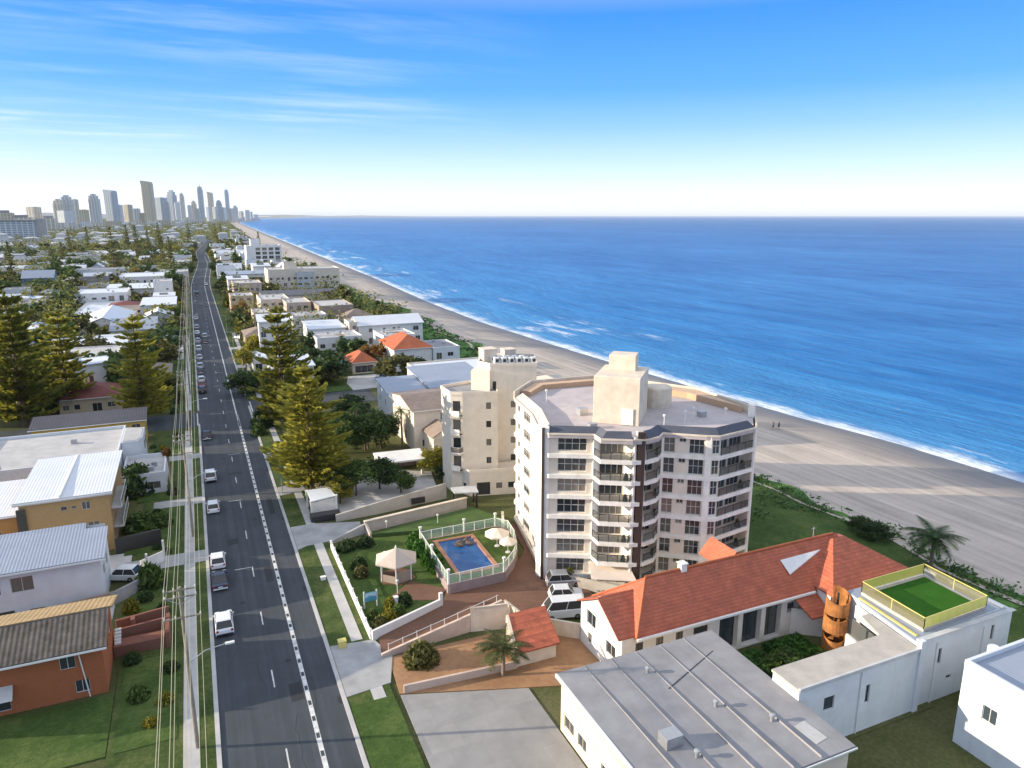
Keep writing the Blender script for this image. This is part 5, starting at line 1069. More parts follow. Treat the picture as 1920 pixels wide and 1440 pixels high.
car('sedan', 12.2, 246, 0, 'carwhite', 'white car in a driveway on the right past the yellow hedge tree'); car('hatch', 13.5, 285, .6, 'carsilver', 'silver hatchback on the right verge far up the road'); car('sedan', 46.5, 196, .9, 'carsilver', 'silver car in the court by the small red-roofed house', None, .15); car('hatch', 48.4, 199, .9, 'carblack', 'black car in the court beside the orange-roofed house', None, .15)
# ------------------------------------------------------------------ poles and wires
def poleproto():
    t = thing('power_pole', '', 'power pole', (0,0,0)); m = MB(); m.tube((0,0,-.5),(0,0,15.4),.19,.13,10); m.build('pole', M['polewood'], t)
    for z, w_ in ((15.2,1.25),(14.55,1.25),(12.7,1.45)):
        m = MB(); m.box(-w_,-.19,z-.06,w_,-.09,z+.06); ca = m.build('crossarm', M['polewood'], t)
        for x in (-w_+.08,-w_*.36,w_*.36,w_-.08): m = MB(); m.lathe((x,-.14,z+.06),[(.05,0),(.07,.06),(.04,.14),(.06,.2)],6); m.build('insulator', M['whitemetal'], ca)
    for sx in (-1,1): m = MB(); m.tube((0,-.14,13.9),(sx*1.0,-.14,14.5),.03); m.build('brace', M['metal'], t)
    m = MB(); m.path([(.15,0,8.4),(1.4,0,9.2),(3.2,0,9.45)],.045); ar = m.build('lamp_arm', M['metal'], t); m = MB(); m.box(3.0,-.14,9.36,3.75,.14,9.5); m.build('luminaire', M['whitemetal'], ar)
    return t
pp = poleproto(); PX = -3.35; NP = ['nearest one by the brick terrace','second one from the camera','third from the camera, by the left side street','fourth from the camera','fifth from the camera','sixth from the camera','seventh from the camera','eighth from the camera','ninth from the camera','tenth from the camera']
for i in range(10):
    y = 60+46*i; lab = 'timber power pole on the left footpath, '+NP[i]
    if i == 0: pp.location = (PX,y,0); pp['label'] = lab; pp['group'] = 'power poles along the left footpath'
    else: dup(pp, (PX+roadx(y),y,0), 0, None, lab, 'power poles along the left footpath')
wires = [(-1.17,15.35),(-.45,15.35),(.45,15.35),(1.17,15.35),(-1.37,12.9),(-.5,12.9),(.5,12.9),(1.37,12.9),(0,11.2)]
for k, (dx, z) in enumerate(wires):
    m = MB()
    for i in range(-1,9):
        y0 = 60+46*i
        pts = [(PX+dx, y0-.14+46*j/8, z-1.0*4*(j/8)*(1-j/8)) for j in range(9)]; m.path(pts, .026, 4)
    tag(m.build('power_line', M['wire'], fix=False), f'overhead wire strung from pole to pole above the left footpath, {["upper outer left","upper inner left","upper inner right","upper outer right","lower outer left","lower inner left","lower inner right","lower outer right","lowest single"][k]} one', 'overhead wire', 'wires strung between the power poles')
for i, (x, y) in enumerate([(10.3,118),(10.2,205),(10.3,255),(10.3,300)]):
    t = thing('street_lamp', ['slim street lamp post on the right verge by the tall pine','slim street lamp post on the right verge past the side street','slim street lamp post on the right verge by the yellow hedge tree','slim street lamp post on the right verge far up the road'][i], 'street lamp', (x,y,0)); m = MB(); m.tube((x,y,0),(x,y,7),.08,.05); m.build('post', M['metal'], t); m = MB(); m.path([(x,y,6.95),(x-1.3,y,7.3)],.04); m.box(x-1.9,y-.1,7.22,x-1.25,y+.1,7.34); m.build('luminaire', M['metal'], t)
# ------------------------------------------------------------------ left of the road
t = thing('brick_house', 'orange brick house with a two-tone weathered sheet roof at the bottom left corner', 'house', (-18,74,0))
wl = MB(); facade(wl, t, (-30,71.8), (-11.2,71.8), -.3, 5.3, [(15.2,16.5,3.6,4.9,2),(16.2,17.4,.9,2.2,2),(8.2,10.2,3.4,4.9,2),(3,4.6,3.4,4.8,2),(9,11,.7,2.2,2)], .15, 'glass', 'frame'); facade(wl, t, (-11.2,71.8), (-11.2,79.8), -.3, 5.3, [(2.2,3.6,3.2,4.6,2),(5.2,6.6,3.2,4.6,2)], .15)
wl.quad((-11.2,71.8,5.3),(-11.2,79.8,5.3),(-11.2,75.6,6.7)); wl.quad((-30,79.8,-.3),(-30,71.8,-.3),(-30,71.8,5.3),(-30,79.8,5.3)); wl.quad((-11.2,79.8,-.3),(-30,79.8,-.3),(-30,79.8,5.3),(-11.2,79.8,5.3)); wl.build('wall', M['orangebrick'], t, fix=False)
m = MB(); m.add([(-30.5,71.0,5.2),(-10.7,71.0,5.2),(-10.7,75.4,6.9),(-30.5,75.4,6.9),(-30.5,71.0,5.38),(-10.7,71.0,5.38),(-10.7,75.4,7.08),(-30.5,75.4,7.08)],[(0,3,2,1),(4,5,6,7),(0,1,5,4),(1,2,6,5),(2,3,7,6),(3,0,4,7)]); m.build('roof', M['rustroof'], t)
m = MB(); m.add([(-30.5,75.42,6.95),(-10.4,75.42,6.95),(-10.4,80.4,5.6),(-30.5,80.4,5.6),(-30.5,75.42,7.16),(-10.4,75.42,7.16),(-10.4,80.4,5.8),(-30.5,80.4,5.8)],[(0,3,2,1),(4,5,6,7),(0,1,5,4),(1,2,6,5),(2,3,7,6),(3,0,4,7)]); m.build('roof', M['tanroof'], t)['label'] = 'tan upper slope of the roof'
m = MB(); m.box(-30.5,70.86,5.1,-10.7,71.0,5.26); m.build('gutter', M['whitemetal'], t); m = MB(); m.tube((-13.2,71.7,5.2),(-12.7,71.72,0),.06); m.build('downpipe', M['whitemetal'], t)
m = MB(); m.tube((-24.6,72.5,5.9),(-24.6,72.5,6.9),.12); m.build('vent_pipe', M['whitemetal'], t); m = MB(); m.add([(-21,71.7,3.0),(-18.6,71.7,3.0),(-18.4,70.0,2.4),(-21.2,70.0,2.4)],[(0,1,2,3)]); m.build('window_hood', M['palegrey'], t)
t = thing('brick_terrace', 'stepped red brick terrace walls beside the orange brick house', 'terrace', (-8.5,80,0))
m = MB(); m.prism(rect(-11.1,77.6,-6.0,79.2),0,1.3); m.box(-6.2,77.4,0,-5.8,81.6,1.9); m.wallseg((-11.1,79.9),(-6.0,80.6),0,2.0,.25); m.wallseg((-11.1,81.6),(-5.9,82.6),0,2.2,.3); m.box(-9.6,80.7,0,-9.2,81.5,2.4); m.build('wall', M['redbrick'], t)
m = MB(); m.prism(rect(-11.1,80.2,-6.2,81.5),.0,.8); m.build('floor', M['brickpave'], t)
for i in range(5): m = MB(); m.box(-11.0,78.0+i*.34,1.3+.2*i,-10.4,78.3+i*.34,1.5+.2*i); m.build('step', M['white'], t)
t = thing('white_house', 'white house with a plain blue-grey sheet roof and two curtained windows', 'house', (-20,94,0))
wl = MB(); facade(wl, t, (-32,90.3), (-13.0,90.3), -.3, 6.0, [(6.8,9.0,3.7,5.5,2),(10.0,12.2,3.7,5.5,2),(8.2,10.0,.3,1.6,1),(11.4,13,.3,1.4,1),(3,5,3.7,5.5,2)], .15); facade(wl, t, (-13.0,90.3), (-13.0,98), -.3, 6.0, [(1.5,3,3,4.6,2),(4.5,6,3,4.6,2)], .15); wl.quad((-13,98,-.3),(-32,98,-.3),(-32,98,7.2),(-13,98,7.2)); wl.quad((-32,98,-.3),(-32,90.3,-.3),(-32,90.3,6),(-32,98,7.2)); wl.quad((-13,90.3,6),(-13,98,6),(-13,98,7.2)); wl.build('wall', M['bluewhite'], t, fix=False)
m = MB(); m.add([(-32.5,89.7,6.0),(-12.4,89.7,6.0),(-12.6,97.0,7.0),(-15,97.1,7.0),(-15.1,98.4,7.3),(-32.5,98.4,7.3),(-32.5,89.7,6.2),(-12.4,89.7,6.2),(-12.6,97.0,7.2),(-15,97.1,7.2),(-15.1,98.4,7.5),(-32.5,98.4,7.5)],[(5,4,3,2,1,0),(6,7,8,9,10,11)]+[(i,(i+1)%6,6+(i+1)%6,6+i) for i in range(6)]); m.build('roof', M['bluegreyroof'], t); m = MB(); m.box(-32.5,89.55,5.9,-12.4,89.7,6.06); m.build('gutter', M['whitemetal'], t)
m = MB(); m.wallseg((-30,86.2),(-12,89.8),0,1.7,.2); tag(m.build('boundary_wall', M['browngrey']), 'dark brown fence between the orange brick house and the white house', 'fence'); m = MB(); m.wallseg((-12.3,89.6),(-8.2,93.2),0,1.6,.25); tag(m.build('boundary_wall', M['concrete']), 'grey masonry wall running to the hedge ball', 'wall'); m = MB(); m.wallseg((-13,104.3),(-7.4,105.4),0,2.3,.2); tag(m.build('boundary_wall', M['darkframe']), 'dark fence along the driveway below the tan brick flats', 'fence')
t = thing('white_gate', 'white sliding gate panel at the driveway of the white house', 'gate', (-8,98,0)); m = MB(); m.wallseg((-9.6,97.4),(-7.0,99.4),0.1,1.6,.12); m.build('panel', M['white'], t)
for x, y, h in ((-8.8,97.0,2.6),(-6.9,99.6,3.0)): m = MB(); m.box(x-.13,y-.13,0,x+.13,y+.13,h); m.build('post', M['white'], t)
t = house('brick_flats', 'tan brick block of flats under a pale white sheet roof', 'flats', -23.6, 106.2, -13.2, 123.6, 8.4, 'sheet', .3, 'tanbrick', 'whiteroof', 3, wins={'s': [(4.6,5.4,6.6,7.2,1),(5.8,6.5,6.7,7.1,1),(7.1,8.1,6.4,7.5,2),(5.3,6.1,3.7,4.2,1),(6.2,6.8,3.7,4.2,1),(7.5,8.9,3.5,4.5,2)],'e': [(1,3,.8,2.2),(6,8,.8,2.2),(11,13,.8,2.2)]}, ov=.5)
m = MB(); m.box(-18.9,105.8,8.66,-18.7,124.2,9.0); m.build('roof_ridge', M['whitemetal'], t); m = MB(); m.box(-24.15,105.66,8.2,-12.7,105.72,8.66); m.build('fascia', M['palegrey'], t)
for z in (3.0,5.8):
    m = MB(); m.box(-13.2,107.2,z-.2,-11.9,116,z); bl_ = m.build('balcony', M['palecon'], t); railing(bl_, [(-11.95,107.3),(-11.95,115.9)], z, .95, 'glass')
m = MB(); m.box(-23.9,105.85,2.2,-22.9,106.15,7.6); m.build('recess_shade_box', M['darkframe'], t)  # near-black box on the wall stands in for a stair recess's shade
house('brick_flats', 'orange brick wing with a low white sheet roof at the left edge', 'flats', -36, 107.5, -24.3, 121, 6.4, 'sheet', .3, 'orangewall', 'whiteroof', 8, wins={'s': [(3,4.5,3.4,4.6),(8.6,9.8,3.8,4.4,1)],'e': []})
house('white_complex', 'white rendered complex with a patchy flat roof and parapets', 'house', -35, 129.5, -14.3, 150, 5.6, 'flat', 0, 'bluewhite', 'palecon', 12, wins={'s': [(5,6.2,3.2,4.4,1),(7.2,8.6,3.2,4.4,1),(14,14.4,3.8,5.3,1),(15.6,16,3.8,5.3,1),(17.2,17.6,3.8,5.3,1),(18.8,19.2,3.8,5.3,1)],'e': [(3,5,1,2.2),(9,11,1,2.2)]}, parapet=.6)
t = thing('white_annexe', 'white curved annexe at the street end of the rendered complex', 'house', (-12.6,144,0)); m = MB(); m.prism([(-14.2,138),(-11.6,138.2),(-10.9,140),(-10.9,147),(-14.2,148)],0,6.2); m.build('wall', M['bluewhite'], t); m = MB(); m.prism([(-14,138.3),(-11.8,138.5),(-11.2,140.2),(-11.2,146.7),(-14,147.6)],6.2,6.3); m.build('roof', M['palecon'], t)
for q in (142,145): m = MB(); m.box(-10.93,q,3.5,-10.86,q+1.4,5); m.build('window', M['glass'], t)
house('white_pavilion', 'small white walled court by the left footpath', 'house', -13.6, 126.6, -7.2, 137.6, 3.0, 'flat', 0, 'bluewhite', 'palecon', 15, parapet=.7)
house('yellow_terrace', 'long yellow brick terrace under a dark sheet roof', 'house', -31, 157.6, -11.6, 163, 4.9, 'sheet', 1.1, 'yellowwall', 'darkroof', 9, wins={'s': [(6.6,7.4,1,4,1),(10.2,11,1.6,3,1),(11.8,12.4,1,3.4,1),(14,15.2,2.6,3.6),(17,18.6,2.4,4.2,2)],'e': [(1.5,3,2,3.4)]})
house('tiled_house', 'low house with a maroon and orange hipped tile roof behind the yellow terrace', 'house', -31, 189, -18.4, 202, 3.4, 'hip', 2.6, 'tanwall', 'maroontile', 4, chim=True)
t = thing('dead_palm', 'bare leaning palm trunk with a torn orange crown by the left footpath', 'palm', (-6.2,124,0)); m = MB(); m.path([(-6.2,124,0),(-6.3,124.1,4),(-6.5,124,8)],.2,8); m.build('trunk', M['palmbark'], t); m = clump_mesh(.8,1.4,160,.35,77); m.v = [(x-6.5,y+124,z+7.2) for x,y,z in m.v]; m.build('fronds', M['leafrust'], t, fix=False)
# ---- hand-placed houses in the middle distance, west side
house('white_house', 'large white two-storey house with a flat roof above a white podium', 'house', -52, 395, -30, 420, 8.5, 'flat', 0, 'white', 'whiteroof', 21, wins={'s': [(7,9,5.8,6.8,1),(11,13,5.8,6.8,1),(14,16.5,4,7.4,2),(18.6,20.6,4.8,7.4,2)]})
house('white_house', 'white podium wing in front of the large flat-roofed white house', 'house', -47, 330, -31.5, 394, 4.5, 'flat', 0, 'white', 'whiteroof', 22)
house('white_house', 'white gabled house with a pale sheet roof behind the corner pine', 'house', -40, 303, -24, 345, 5, 'gable', 3.2, 'white', 'whiteroof', 23, ax='y'); house('white_house', 'white gabled wing nearest the corner pine', 'house', -29, 292, -14, 318, 4.6, 'gable', 2.8, 'bluewhite', 'bluegreyroof', 24, ax='x')
house('tiled_house', 'white house with a brown hipped roof and dormer panels', 'house', -34, 352, -22, 364, 7, 'hip', 1.6, 'warmwhite', 'maroontile', 25); house('white_house', 'white two-storey house with stacked flat roofs beside the left kerb', 'house', -21.5, 345, -8, 372, 7.4, 'sheet', .6, 'white', 'whiteroof', 26)
house('white_block', 'tall plain white cube house by the road on the left', 'house', -18.2, 398, -9.8, 412, 13, 'flat', 0, 'white', 'palecon', 27, wins={'s': [(5.5,6.6,9,9.8,1),(6,7.2,3.8,5.2,1)], 'e': []}); house('white_house', 'wide pale house with grey upper storey and flat roofs behind the cube', 'house', -42, 428, -12, 455, 7.5, 'sheet', .4, 'palegrey', 'whiteroof', 28); house('white_house', 'white flat-roofed house with a roof hut, left of the road', 'house', -40, 480, -12, 515, 9.5, 'flat', 0, 'white', 'whiteroof', 29)
house('shop_row', 'two-storey pale shop block where the road begins to bend', 'shop', -11.5, 520, -2.5, 545, 9, 'flat', 0, 'palegrey', 'palecon', 30); house('dark_house', 'low dark-roofed house with a white curved eave among trees', 'house', -63, 470, -40, 490, 4, 'sheet', .5, 'palegrey', 'darkroof', 31); house('blue_house', 'blue timber house with a pale gable roof', 'house', -92, 505, -76, 520, 9, 'gable', 4, 'bluewall', 'bluegreyroof', 32)
house('grey_house', 'grey two-storey house with broad windows behind a rusty tree', 'house', -70, 548, -42, 566, 10, 'flat', 0, 'palegrey', 'greyroof', 33); house('white_house', 'white house behind the left edge pines with a low sheet roof', 'house', -44, 262, -22, 280, 4.4, 'sheet', .5, 'white', 'whiteroof', 34); house('white_house', 'white house with a dark verandah left of the corner pine', 'house', -40, 232, -22, 250, 5.6, 'flat', 0, 'white', 'palecon', 35); house('brown_house', 'low brown-roofed house beside the left kerb past the side street', 'house', -18, 212, -8, 226, 3.2, 'hip', 2, 'browngrey', 'brownroof', 36); house('white_house', 'small white garage by the left kerb', 'garage', -10, 250, -5, 258, 3, 'flat', 0, 'white', 'whiteroof', 37)
# ---- east side, between road and beach
house('townhouse', 'pale gabled townhouse with a square window left of the cream apartment block', 'townhouse', 36.5, 130, 46, 146, 8.2, 'gable', 1.4, 'warmwhite', 'brownroof', 41, ax='x', wins={'s': [(5.4,6.4,6.0,7.4,1),(1.6,3.6,1.0,2.4,1),(5.2,8,1.6,2.2,2)],'w': [(2,3,4,5),(6,7,4,5),(9,10.5,1,3)]})
house('townhouse', 'lower pale gable-fronted townhouse wing beside the tan apartment wall', 'townhouse', 38.5, 124, 43.5, 131, 4.4, 'gable', 1.8, 'warmwhite', 'brownroof', 42, ax='y', wins={'s': [(1,3.6,1.5,2.0,2)],'w': []})
house('townhouse', 'white townhouse with a blue-grey sheet roof, left one of the pair', 'townhouse', 36.5, 147, 45, 160, 7.4, 'sheet', 1.0, 'bluewhite', 'bluegreyroof', 43, wins={'s': [],'w': [(2,3,4,5.4),(7,8,4,5.4)]}); house('townhouse', 'white townhouse with a blue-grey sheet roof, right one of the pair', 'townhouse', 45.6, 148, 60, 166, 8.0, 'sheet', 1.2, 'bluewhite', 'bluegreyroof', 44); house('flat_roofed_house', 'house with a long low white roof behind the blue-grey townhouses', 'house', 50, 169, 72, 183, 6.4, 'flat', 0, 'cream', 'whiteroof', 45)
house('beach_house', 'low pale beach house with many roof pieces behind the big apartment block', 'house', 62, 122, 78, 140, 8.2, 'flat', 0, 'palegrey', 'palecon', 46); house('beach_house', 'pale beach house right of the pale roof pieces beside the sand', 'house', 70, 142, 82, 158, 5.5, 'hip', 2, 'cream', 'creamtile', 47)
house('tiled_house', 'white two-storey house with a bright orange hipped tile roof', 'house', 52, 204, 63.5, 222, 6.6, 'hip', 3.4, 'white', 'orangetile', 48, wins={'s': [(4.4,6,3.4,4.6,1),(1,2.4,3.6,4.6,1),(8,10.4,.6,2.6,2)],'w': [(2,3.4,3.5,4.8),(8,9.4,3.5,4.8)]}); house('flat_roofed_house', 'pale flat-roofed wing right of the orange-roofed house', 'house', 63.7, 203, 72, 216, 6.2, 'flat', 0, 'bluewhite', 'greyroof', 49)
house('tiled_cottage', 'small cottage with an orange hipped roof and brick front', 'house', 40, 206, 47, 217, 3.2, 'hip', 2.6, 'cream', 'orangetile', 50, wins={'s': [(.8,6.2,.3,2.3,3,1)],'w': []}); house('green_cottage', 'small cottage with a green sheet roof beside the tall pine', 'house', 31, 206, 38, 216, 3.0, 'hip', 2.2, 'redbrick', 'greenroof', 51)
house('gabled_block', 'long white two-storey block under a pale white gable roof', 'house', 51, 248, 74, 262, 7.6, 'gable', 2.4, 'white', 'whiteroof', 52, ax='x', wins={'s': [(3.5,4.8,5.2,6.6,1),(8.5,9.4,5.2,6.6,1),(12,13,5.2,6.6,1),(14,14.5,5.2,6.6,1),(3.4,4.8,1,3.2,1),(19.5,21.5,5,6.6,2),(20,22,1.5,3,2)],'w': [(2,4,1,3),(6,9,1,3),(2,4,4.6,6.4)]}); house('white_tower_house', 'narrow cream stair tower at the left end of the long white block', 'house', 48, 249, 50.8, 258, 8.6, 'flat', 0, 'cream', 'palecon', 53)
house('white_block', 'plain white two-storey block with two small windows behind the tall pine', 'house', 35, 251, 47, 268, 7, 'sheet', .5, 'bluewhite', 'whiteroof', 54, wins={'s': [(4.8,5.8,3.4,4.8,1),(8.8,9.8,3.4,4.8,1)],'w': []})
house('brown_block', 'brown-grey apartment block with two white panels on its front', 'apartment block', 46, 300, 60, 322, 8.6, 'flat', 0, 'browngrey', 'palecon', 55, wins={'s': [(3,4.6,4.4,5.2,1,1,'glassblue'),(7,8.6,4.4,5.2,1)],'w': []}); house('pink_block', 'pale pink flat-roofed block left of the brown-grey block', 'apartment block', 35, 315, 45, 335, 8.8, 'flat', 0, 'pink', 'palecon', 56); house('cream_block', 'cream three-storey house with an orange sunlit corner', 'house', 26, 330, 38, 352, 9, 'flat', 0, 'cream', 'palecon', 57)
house('dark_roofed_block', 'wide block under a long black roof in front of the beige apartments', 'apartment block', 30, 366, 66, 384, 7.2, 'sheet', .6, 'cream', 'darkroof', 58); house('pink_block', 'lilac pink house beside the tall pine and the road', 'house', 20.5, 296, 27, 312, 7.6, 'flat', 0, 'pink', 'palecon', 59)
house('apartment_block', 'beige five-storey apartments with a grey central panel by the beach', 'apartment block', 38, 420, 77, 440, 15.5, 'flat', 0, 'cream', 'palecon', 60, storey=3.1); house('apartment_wing', 'grey recessed wing in the middle of the beige beach apartments', 'apartment block', 53, 417.5, 62, 419.9, 14, 'flat', 0, 'palegrey', 'palecon', 61, storey=3.1); house('lift_tower', 'square beige roof tower on the beach apartments', 'roof tower', 47, 424, 54, 431, 19, 'flat', 0, 'cream', 'palecon', 62, wins={'s': [], 'w': []})
house('blue_roofed_house', 'white house with a pale blue roof and dark glazing beside the road', 'house', 18, 478, 42, 500, 9.5, 'sheet', .6, 'white', 'bluegreyroof', 63, wins={'s': [(9,22,4.4,7.6,6,1),(10,22,.6,3,4)],'w': [(3,8,3,6)]})
house('apartment_block', 'white six-storey apartment block with dark balcony columns near the sand', 'apartment block', 41, 620, 68, 642, 21, 'flat', 0, 'white', 'palecon', 64, wins={'s': [(7+5*i,10.6+5*i,1+3.3*k,3.4+3.3*k,2) for i in range(4) for k in range(6)],'w': []}); house('lift_tower', 'white stair tower on the left end of the six-storey block', 'roof tower', 45, 626, 52, 636, 26, 'flat', 0, 'white', 'palecon', 65, wins={'s': [], 'w': []})
house('brown_house', 'brown-roofed house between the road and the pink houses', 'house', 15, 268, 24, 282, 3.4, 'hip', 2, 'tanwall', 'brownroof', 66); house('white_house', 'small white flat-roofed house by the right kerb past the yellow hedge tree', 'house', 14, 222, 22, 234, 3.4, 'flat', 0, 'white', 'whiteroof', 67); house('cream_house', 'cream house with stacked balconies near the right kerb', 'house', 15, 356, 25, 372, 8.4, 'flat', 0, 'tanwall', 'palecon', 68); house('pink_block', 'pale house right of the road with a tan flat roof', 'house', 19, 405, 33, 425, 10, 'flat', 0, 'pink', 'palecon', 69)
# ------------------------------------------------------------------ the suburb beyond
KIND = [('white_house','white gable-roofed house','gable','white','whiteroof',11,15,4.6,2.4),('white_house','white flat-roofed house','flat','white','palecon',12,14,6.4,0),('tiled_house','house with a red-brown hipped tile roof','hip','cream','maroontile',12,14,3.6,2.6),
    ('grey_house','pale house with a blue-grey hipped roof','hip','palegrey','bluegreyroof',12,15,3.8,2.4),('white_house','white two-storey house with a pale sheet roof','sheet','white','whiteroof',11,13,7.0,.7),('cream_house','cream house with a brown hipped roof','hip','tanwall','brownroof',13,14,3.6,2.5),
    ('dark_house','pale house with a charcoal gable roof','gable','bluewhite','darkroof',11,16,4.6,2.6),('white_house','white two-storey house with a grey flat roof','flat','bluewhite','greyroof',13,13,7.2,0),('grey_house','grey gabled house with a white sheet roof','gable','palegrey','whiteroof',10,16,5.2,2.8)]
PH = []
nocc = len(OCC)
for i, (nm, lab, rf_, wa, ro, w_, d, h, ri) in enumerate(KIND):
    t = house(nm, lab, 'house', -w_/2, -d/2, w_/2, d/2, h, rf_, ri, wa, ro, 100+i); PH.append([t, False])
    if i in (1,4,7):
        m = MB(); m.add([(-2.5,-2.5,h+.55),(2,-2.5,h+.55),(2,.2,h+1.2),(-2.5,.2,h+1.2),(-2.5,-2.5,h+.5),(2,-2.5,h+.5),(2,.2,h+1.15),(-2.5,.2,h+1.15)],[(0,1,2,3),(4,7,6,5),(0,4,5,1),(1,5,6,2),(2,6,7,3),(3,7,4,0)]); m.build('solar_panel', M['glassblue'], t)
del OCC[nocc:]
def place(k, x, y, rz, s, label, group):
    p = PH[k]; OCC.append((x-4.5,y-4.5,x+4.5,y+4.5))
    if p[1]: return dup(p[0], (x,y,0), rz, s, label, group)
    p[1] = True; t = p[0]; t.location = (x,y,0); t.rotation_euler = (0,0,rz); t.scale = s; t['label'] = label; t['group'] = group
def free(x, y, r_):
    return not any(a-r_ < x < c+r_ and b-r_ < y < d+r_ for a, b, c, d in OCC)
PINES = [(o.location.x, o.location.y) for o in C.objects if o.name.startswith('norfolk_pine')]
r = random.Random(99); spots = []
def inview(x, y):
    fw = x*sy+y*cy; rr = x*cy-y*sy
    return fw > 0 and rr/fw > -.735
y = 196.
while y < 1500:
    dy = 19 if y < 700 else (25 if y < 1000 else 34)
    xs = []; x = -14.
    dx = 16 if y < 700 else (22 if y < 1000 else 32)
    k = 0
    while x > -420:
        k += 1
        if k % 3 == 0: x -= 9
        xs.append(x + roadx(y)*.6 - 0); x -= dx
    for x in xs:
        if inview(x+14, y): spots.append((x+r.uniform(-1.5,1.5), y+r.uniform(-2,2), dx/16))
    xe = dune(y)-26; x = roadx(y)+22
    while x < xe: spots.append((x+r.uniform(-1.5,1.5), y+r.uniform(-2,2), dx/16)); x += dx+3
    y += dy
nh = nt_ = 0; far_boxes = []
for x, y, q in spots:
    if not free(x, y, 8.5): 
        continue
    if min((abs(x-a)+abs(y-b) for a, b in PINES)) < 9: continue
    east = x > roadx(y)
    if r.random() < (.88 if y < 420 else .64) + (.2 if east and y > 470 else -.3 if east else 0) and nh < 215 and (y < 950 or r.random() < .5):
        k = r.choice([0,1,1,2,3,3,4,4,5,6,7,7,8,8]) if not east else r.choice([1,1,4,4,7,7,5,0]); s_ = r.uniform(.82,1.08)*min(q,1.5); zs = r.uniform(.9,1.15)*(1.5 if east and r.random() < .45 else 1)
        place(k, x, y, r.choice([0,math.pi/2,math.pi,-math.pi/2])+r.uniform(-.05,.05), (s_, s_, zs), KIND[k][1] + (' packed between the far road and beach' if east else ' among trees of the far suburb'), 'houses of the far suburb'); nh += 1
    elif y > 900: far_boxes.append((x, y))
TN = 0
G2 = 'garden trees of the far suburb'
TK = ['farA','farB','farC','farB','farA']; TL = {'farA': 'leafy green tree in the gardens of the far suburb', 'farB': 'dark dense tree in the gardens of the far suburb', 'farC': 'tall olive tree in the gardens of the far suburb'}
for i in range(1500):
    if TN >= 262: break
    y = 190*(1200/190)**r.random()
    xl = -.22*y-10; x = r.uniform(xl, -9) if r.random() < .74 else r.uniform(roadx(y)+14, dune(y)-10)
    x += roadx(y)*(.5 if x < 0 else 0)
    if roadx(y)-5 < x < roadx(y)+13 or not inview(x+6, y) or not free(x, y, 1.5): continue
    if 160 < y < 190: continue
    k = r.choice(TK); s_ = r.uniform(.75,1.45)*(1+.3*(y > 450)); plant(k, (x, y, 0), TL[k], r.uniform(0,6.28), (s_*1.1, s_*1.1, s_*r.uniform(.8,1.1)), G2, {'crown': M[r.choices(['leaf','leafdark','leafolive','leafyellow','leafrust'],[4,4,4,1.2,.5])[0]]}); TN += 1
for i in range(56):
    y = 300+i*15+r.uniform(-6,6); sd_ = -1 if i % 2 else 1; x = roadx(y)+(RL-5.5-r.uniform(0,2) if sd_ < 0 else RR+5+r.uniform(0,3))
    if not free(x, y, 1): continue
    k = r.choice(TK); s_ = r.uniform(.6,1.1)*(1 if y < 520 else 1.35); plant(k, (x,y,0), 'street tree along the far stretch of the road', r.uniform(0,6.28), (s_,s_,s_), 'street trees of the far road', {'crown': M[r.choice(['leaf','leafolive','leafyellow','leafdark'])]})
for i in range(46):
    y = 64+i*2.9+r.uniform(-1,1); x = -5.6-r.uniform(0,5.5)
    if not free(x, y, 1.2) or 96 < y < 101.5 or 165 < y < 180 or 118 < y < 123 or 76.5 < y < 83.5: continue
    q = r.uniform(.5,1.3); bx((x,y,.12), q, q*r.uniform(.8,1.5), 'garden shrub in front of the houses left of the road', r.choice(['leaf','leafdark','leafolive','leafyellow','leaf']), 'bush', 'garden shrubs along the left house fronts')
# a far wood of roofs and crowns that reads as one mass
m = MB(); rr_ = random.Random(5)
for i in range(6500):
    y = 260*(7000/260)**rr_.random(); x = rr_.uniform(-.24*y-20, dune(y)-14); h = rr_.uniform(5,12)*(1+y/9000); s_ = rr_.uniform(2.4,4.6)*(1+y/4000)
    if not free(x, y, 3.2): continue
    if abs(x-roadx(y)-4) < 12 and y < 1500: continue
    for j in range(30 if y < 900 else 14): leafquad(m, (x+rr_.gauss(0,s_*.6), y+rr_.gauss(0,s_*.6), h*rr_.uniform(.1,1.0)), s_*(.22 if y < 900 else .36), rr_, .6)
o = m.build('far_canopy', M['canopy'], fix=False); o['kind'] = 'stuff'
m = MB()
for i in range(300):
    y = 1150*(5500/1150)**rr_.random(); x = rr_.uniform(-.24*y-20, dune(y)-20)
    if abs(x-roadx(y)-4) < 12: continue
    w_ = rr_.uniform(6,11); h = rr_.uniform(5,11)
    if rr_.random() < .12: h *= 2.2
    m.box(x-w_,y-w_*.6,0,x+w_,y+w_*.6,h); m.add([(x-w_-.5,y-w_*.6-.5,h+.01),(x+w_+.5,y-w_*.6-.5,h+.01),(x+w_+.5,y+w_*.6,h+.01),(x-w_-.5,y+w_*.6,h+.01),(x-w_*.5,y,h+2),(x+w_*.5,y,h+2)],[(0,1,5,4),(1,2,5),(2,3,4,5),(3,0,4)])
o = m.build('far_roofs', M['palegrey'], fix=False); o['kind'] = 'stuff'
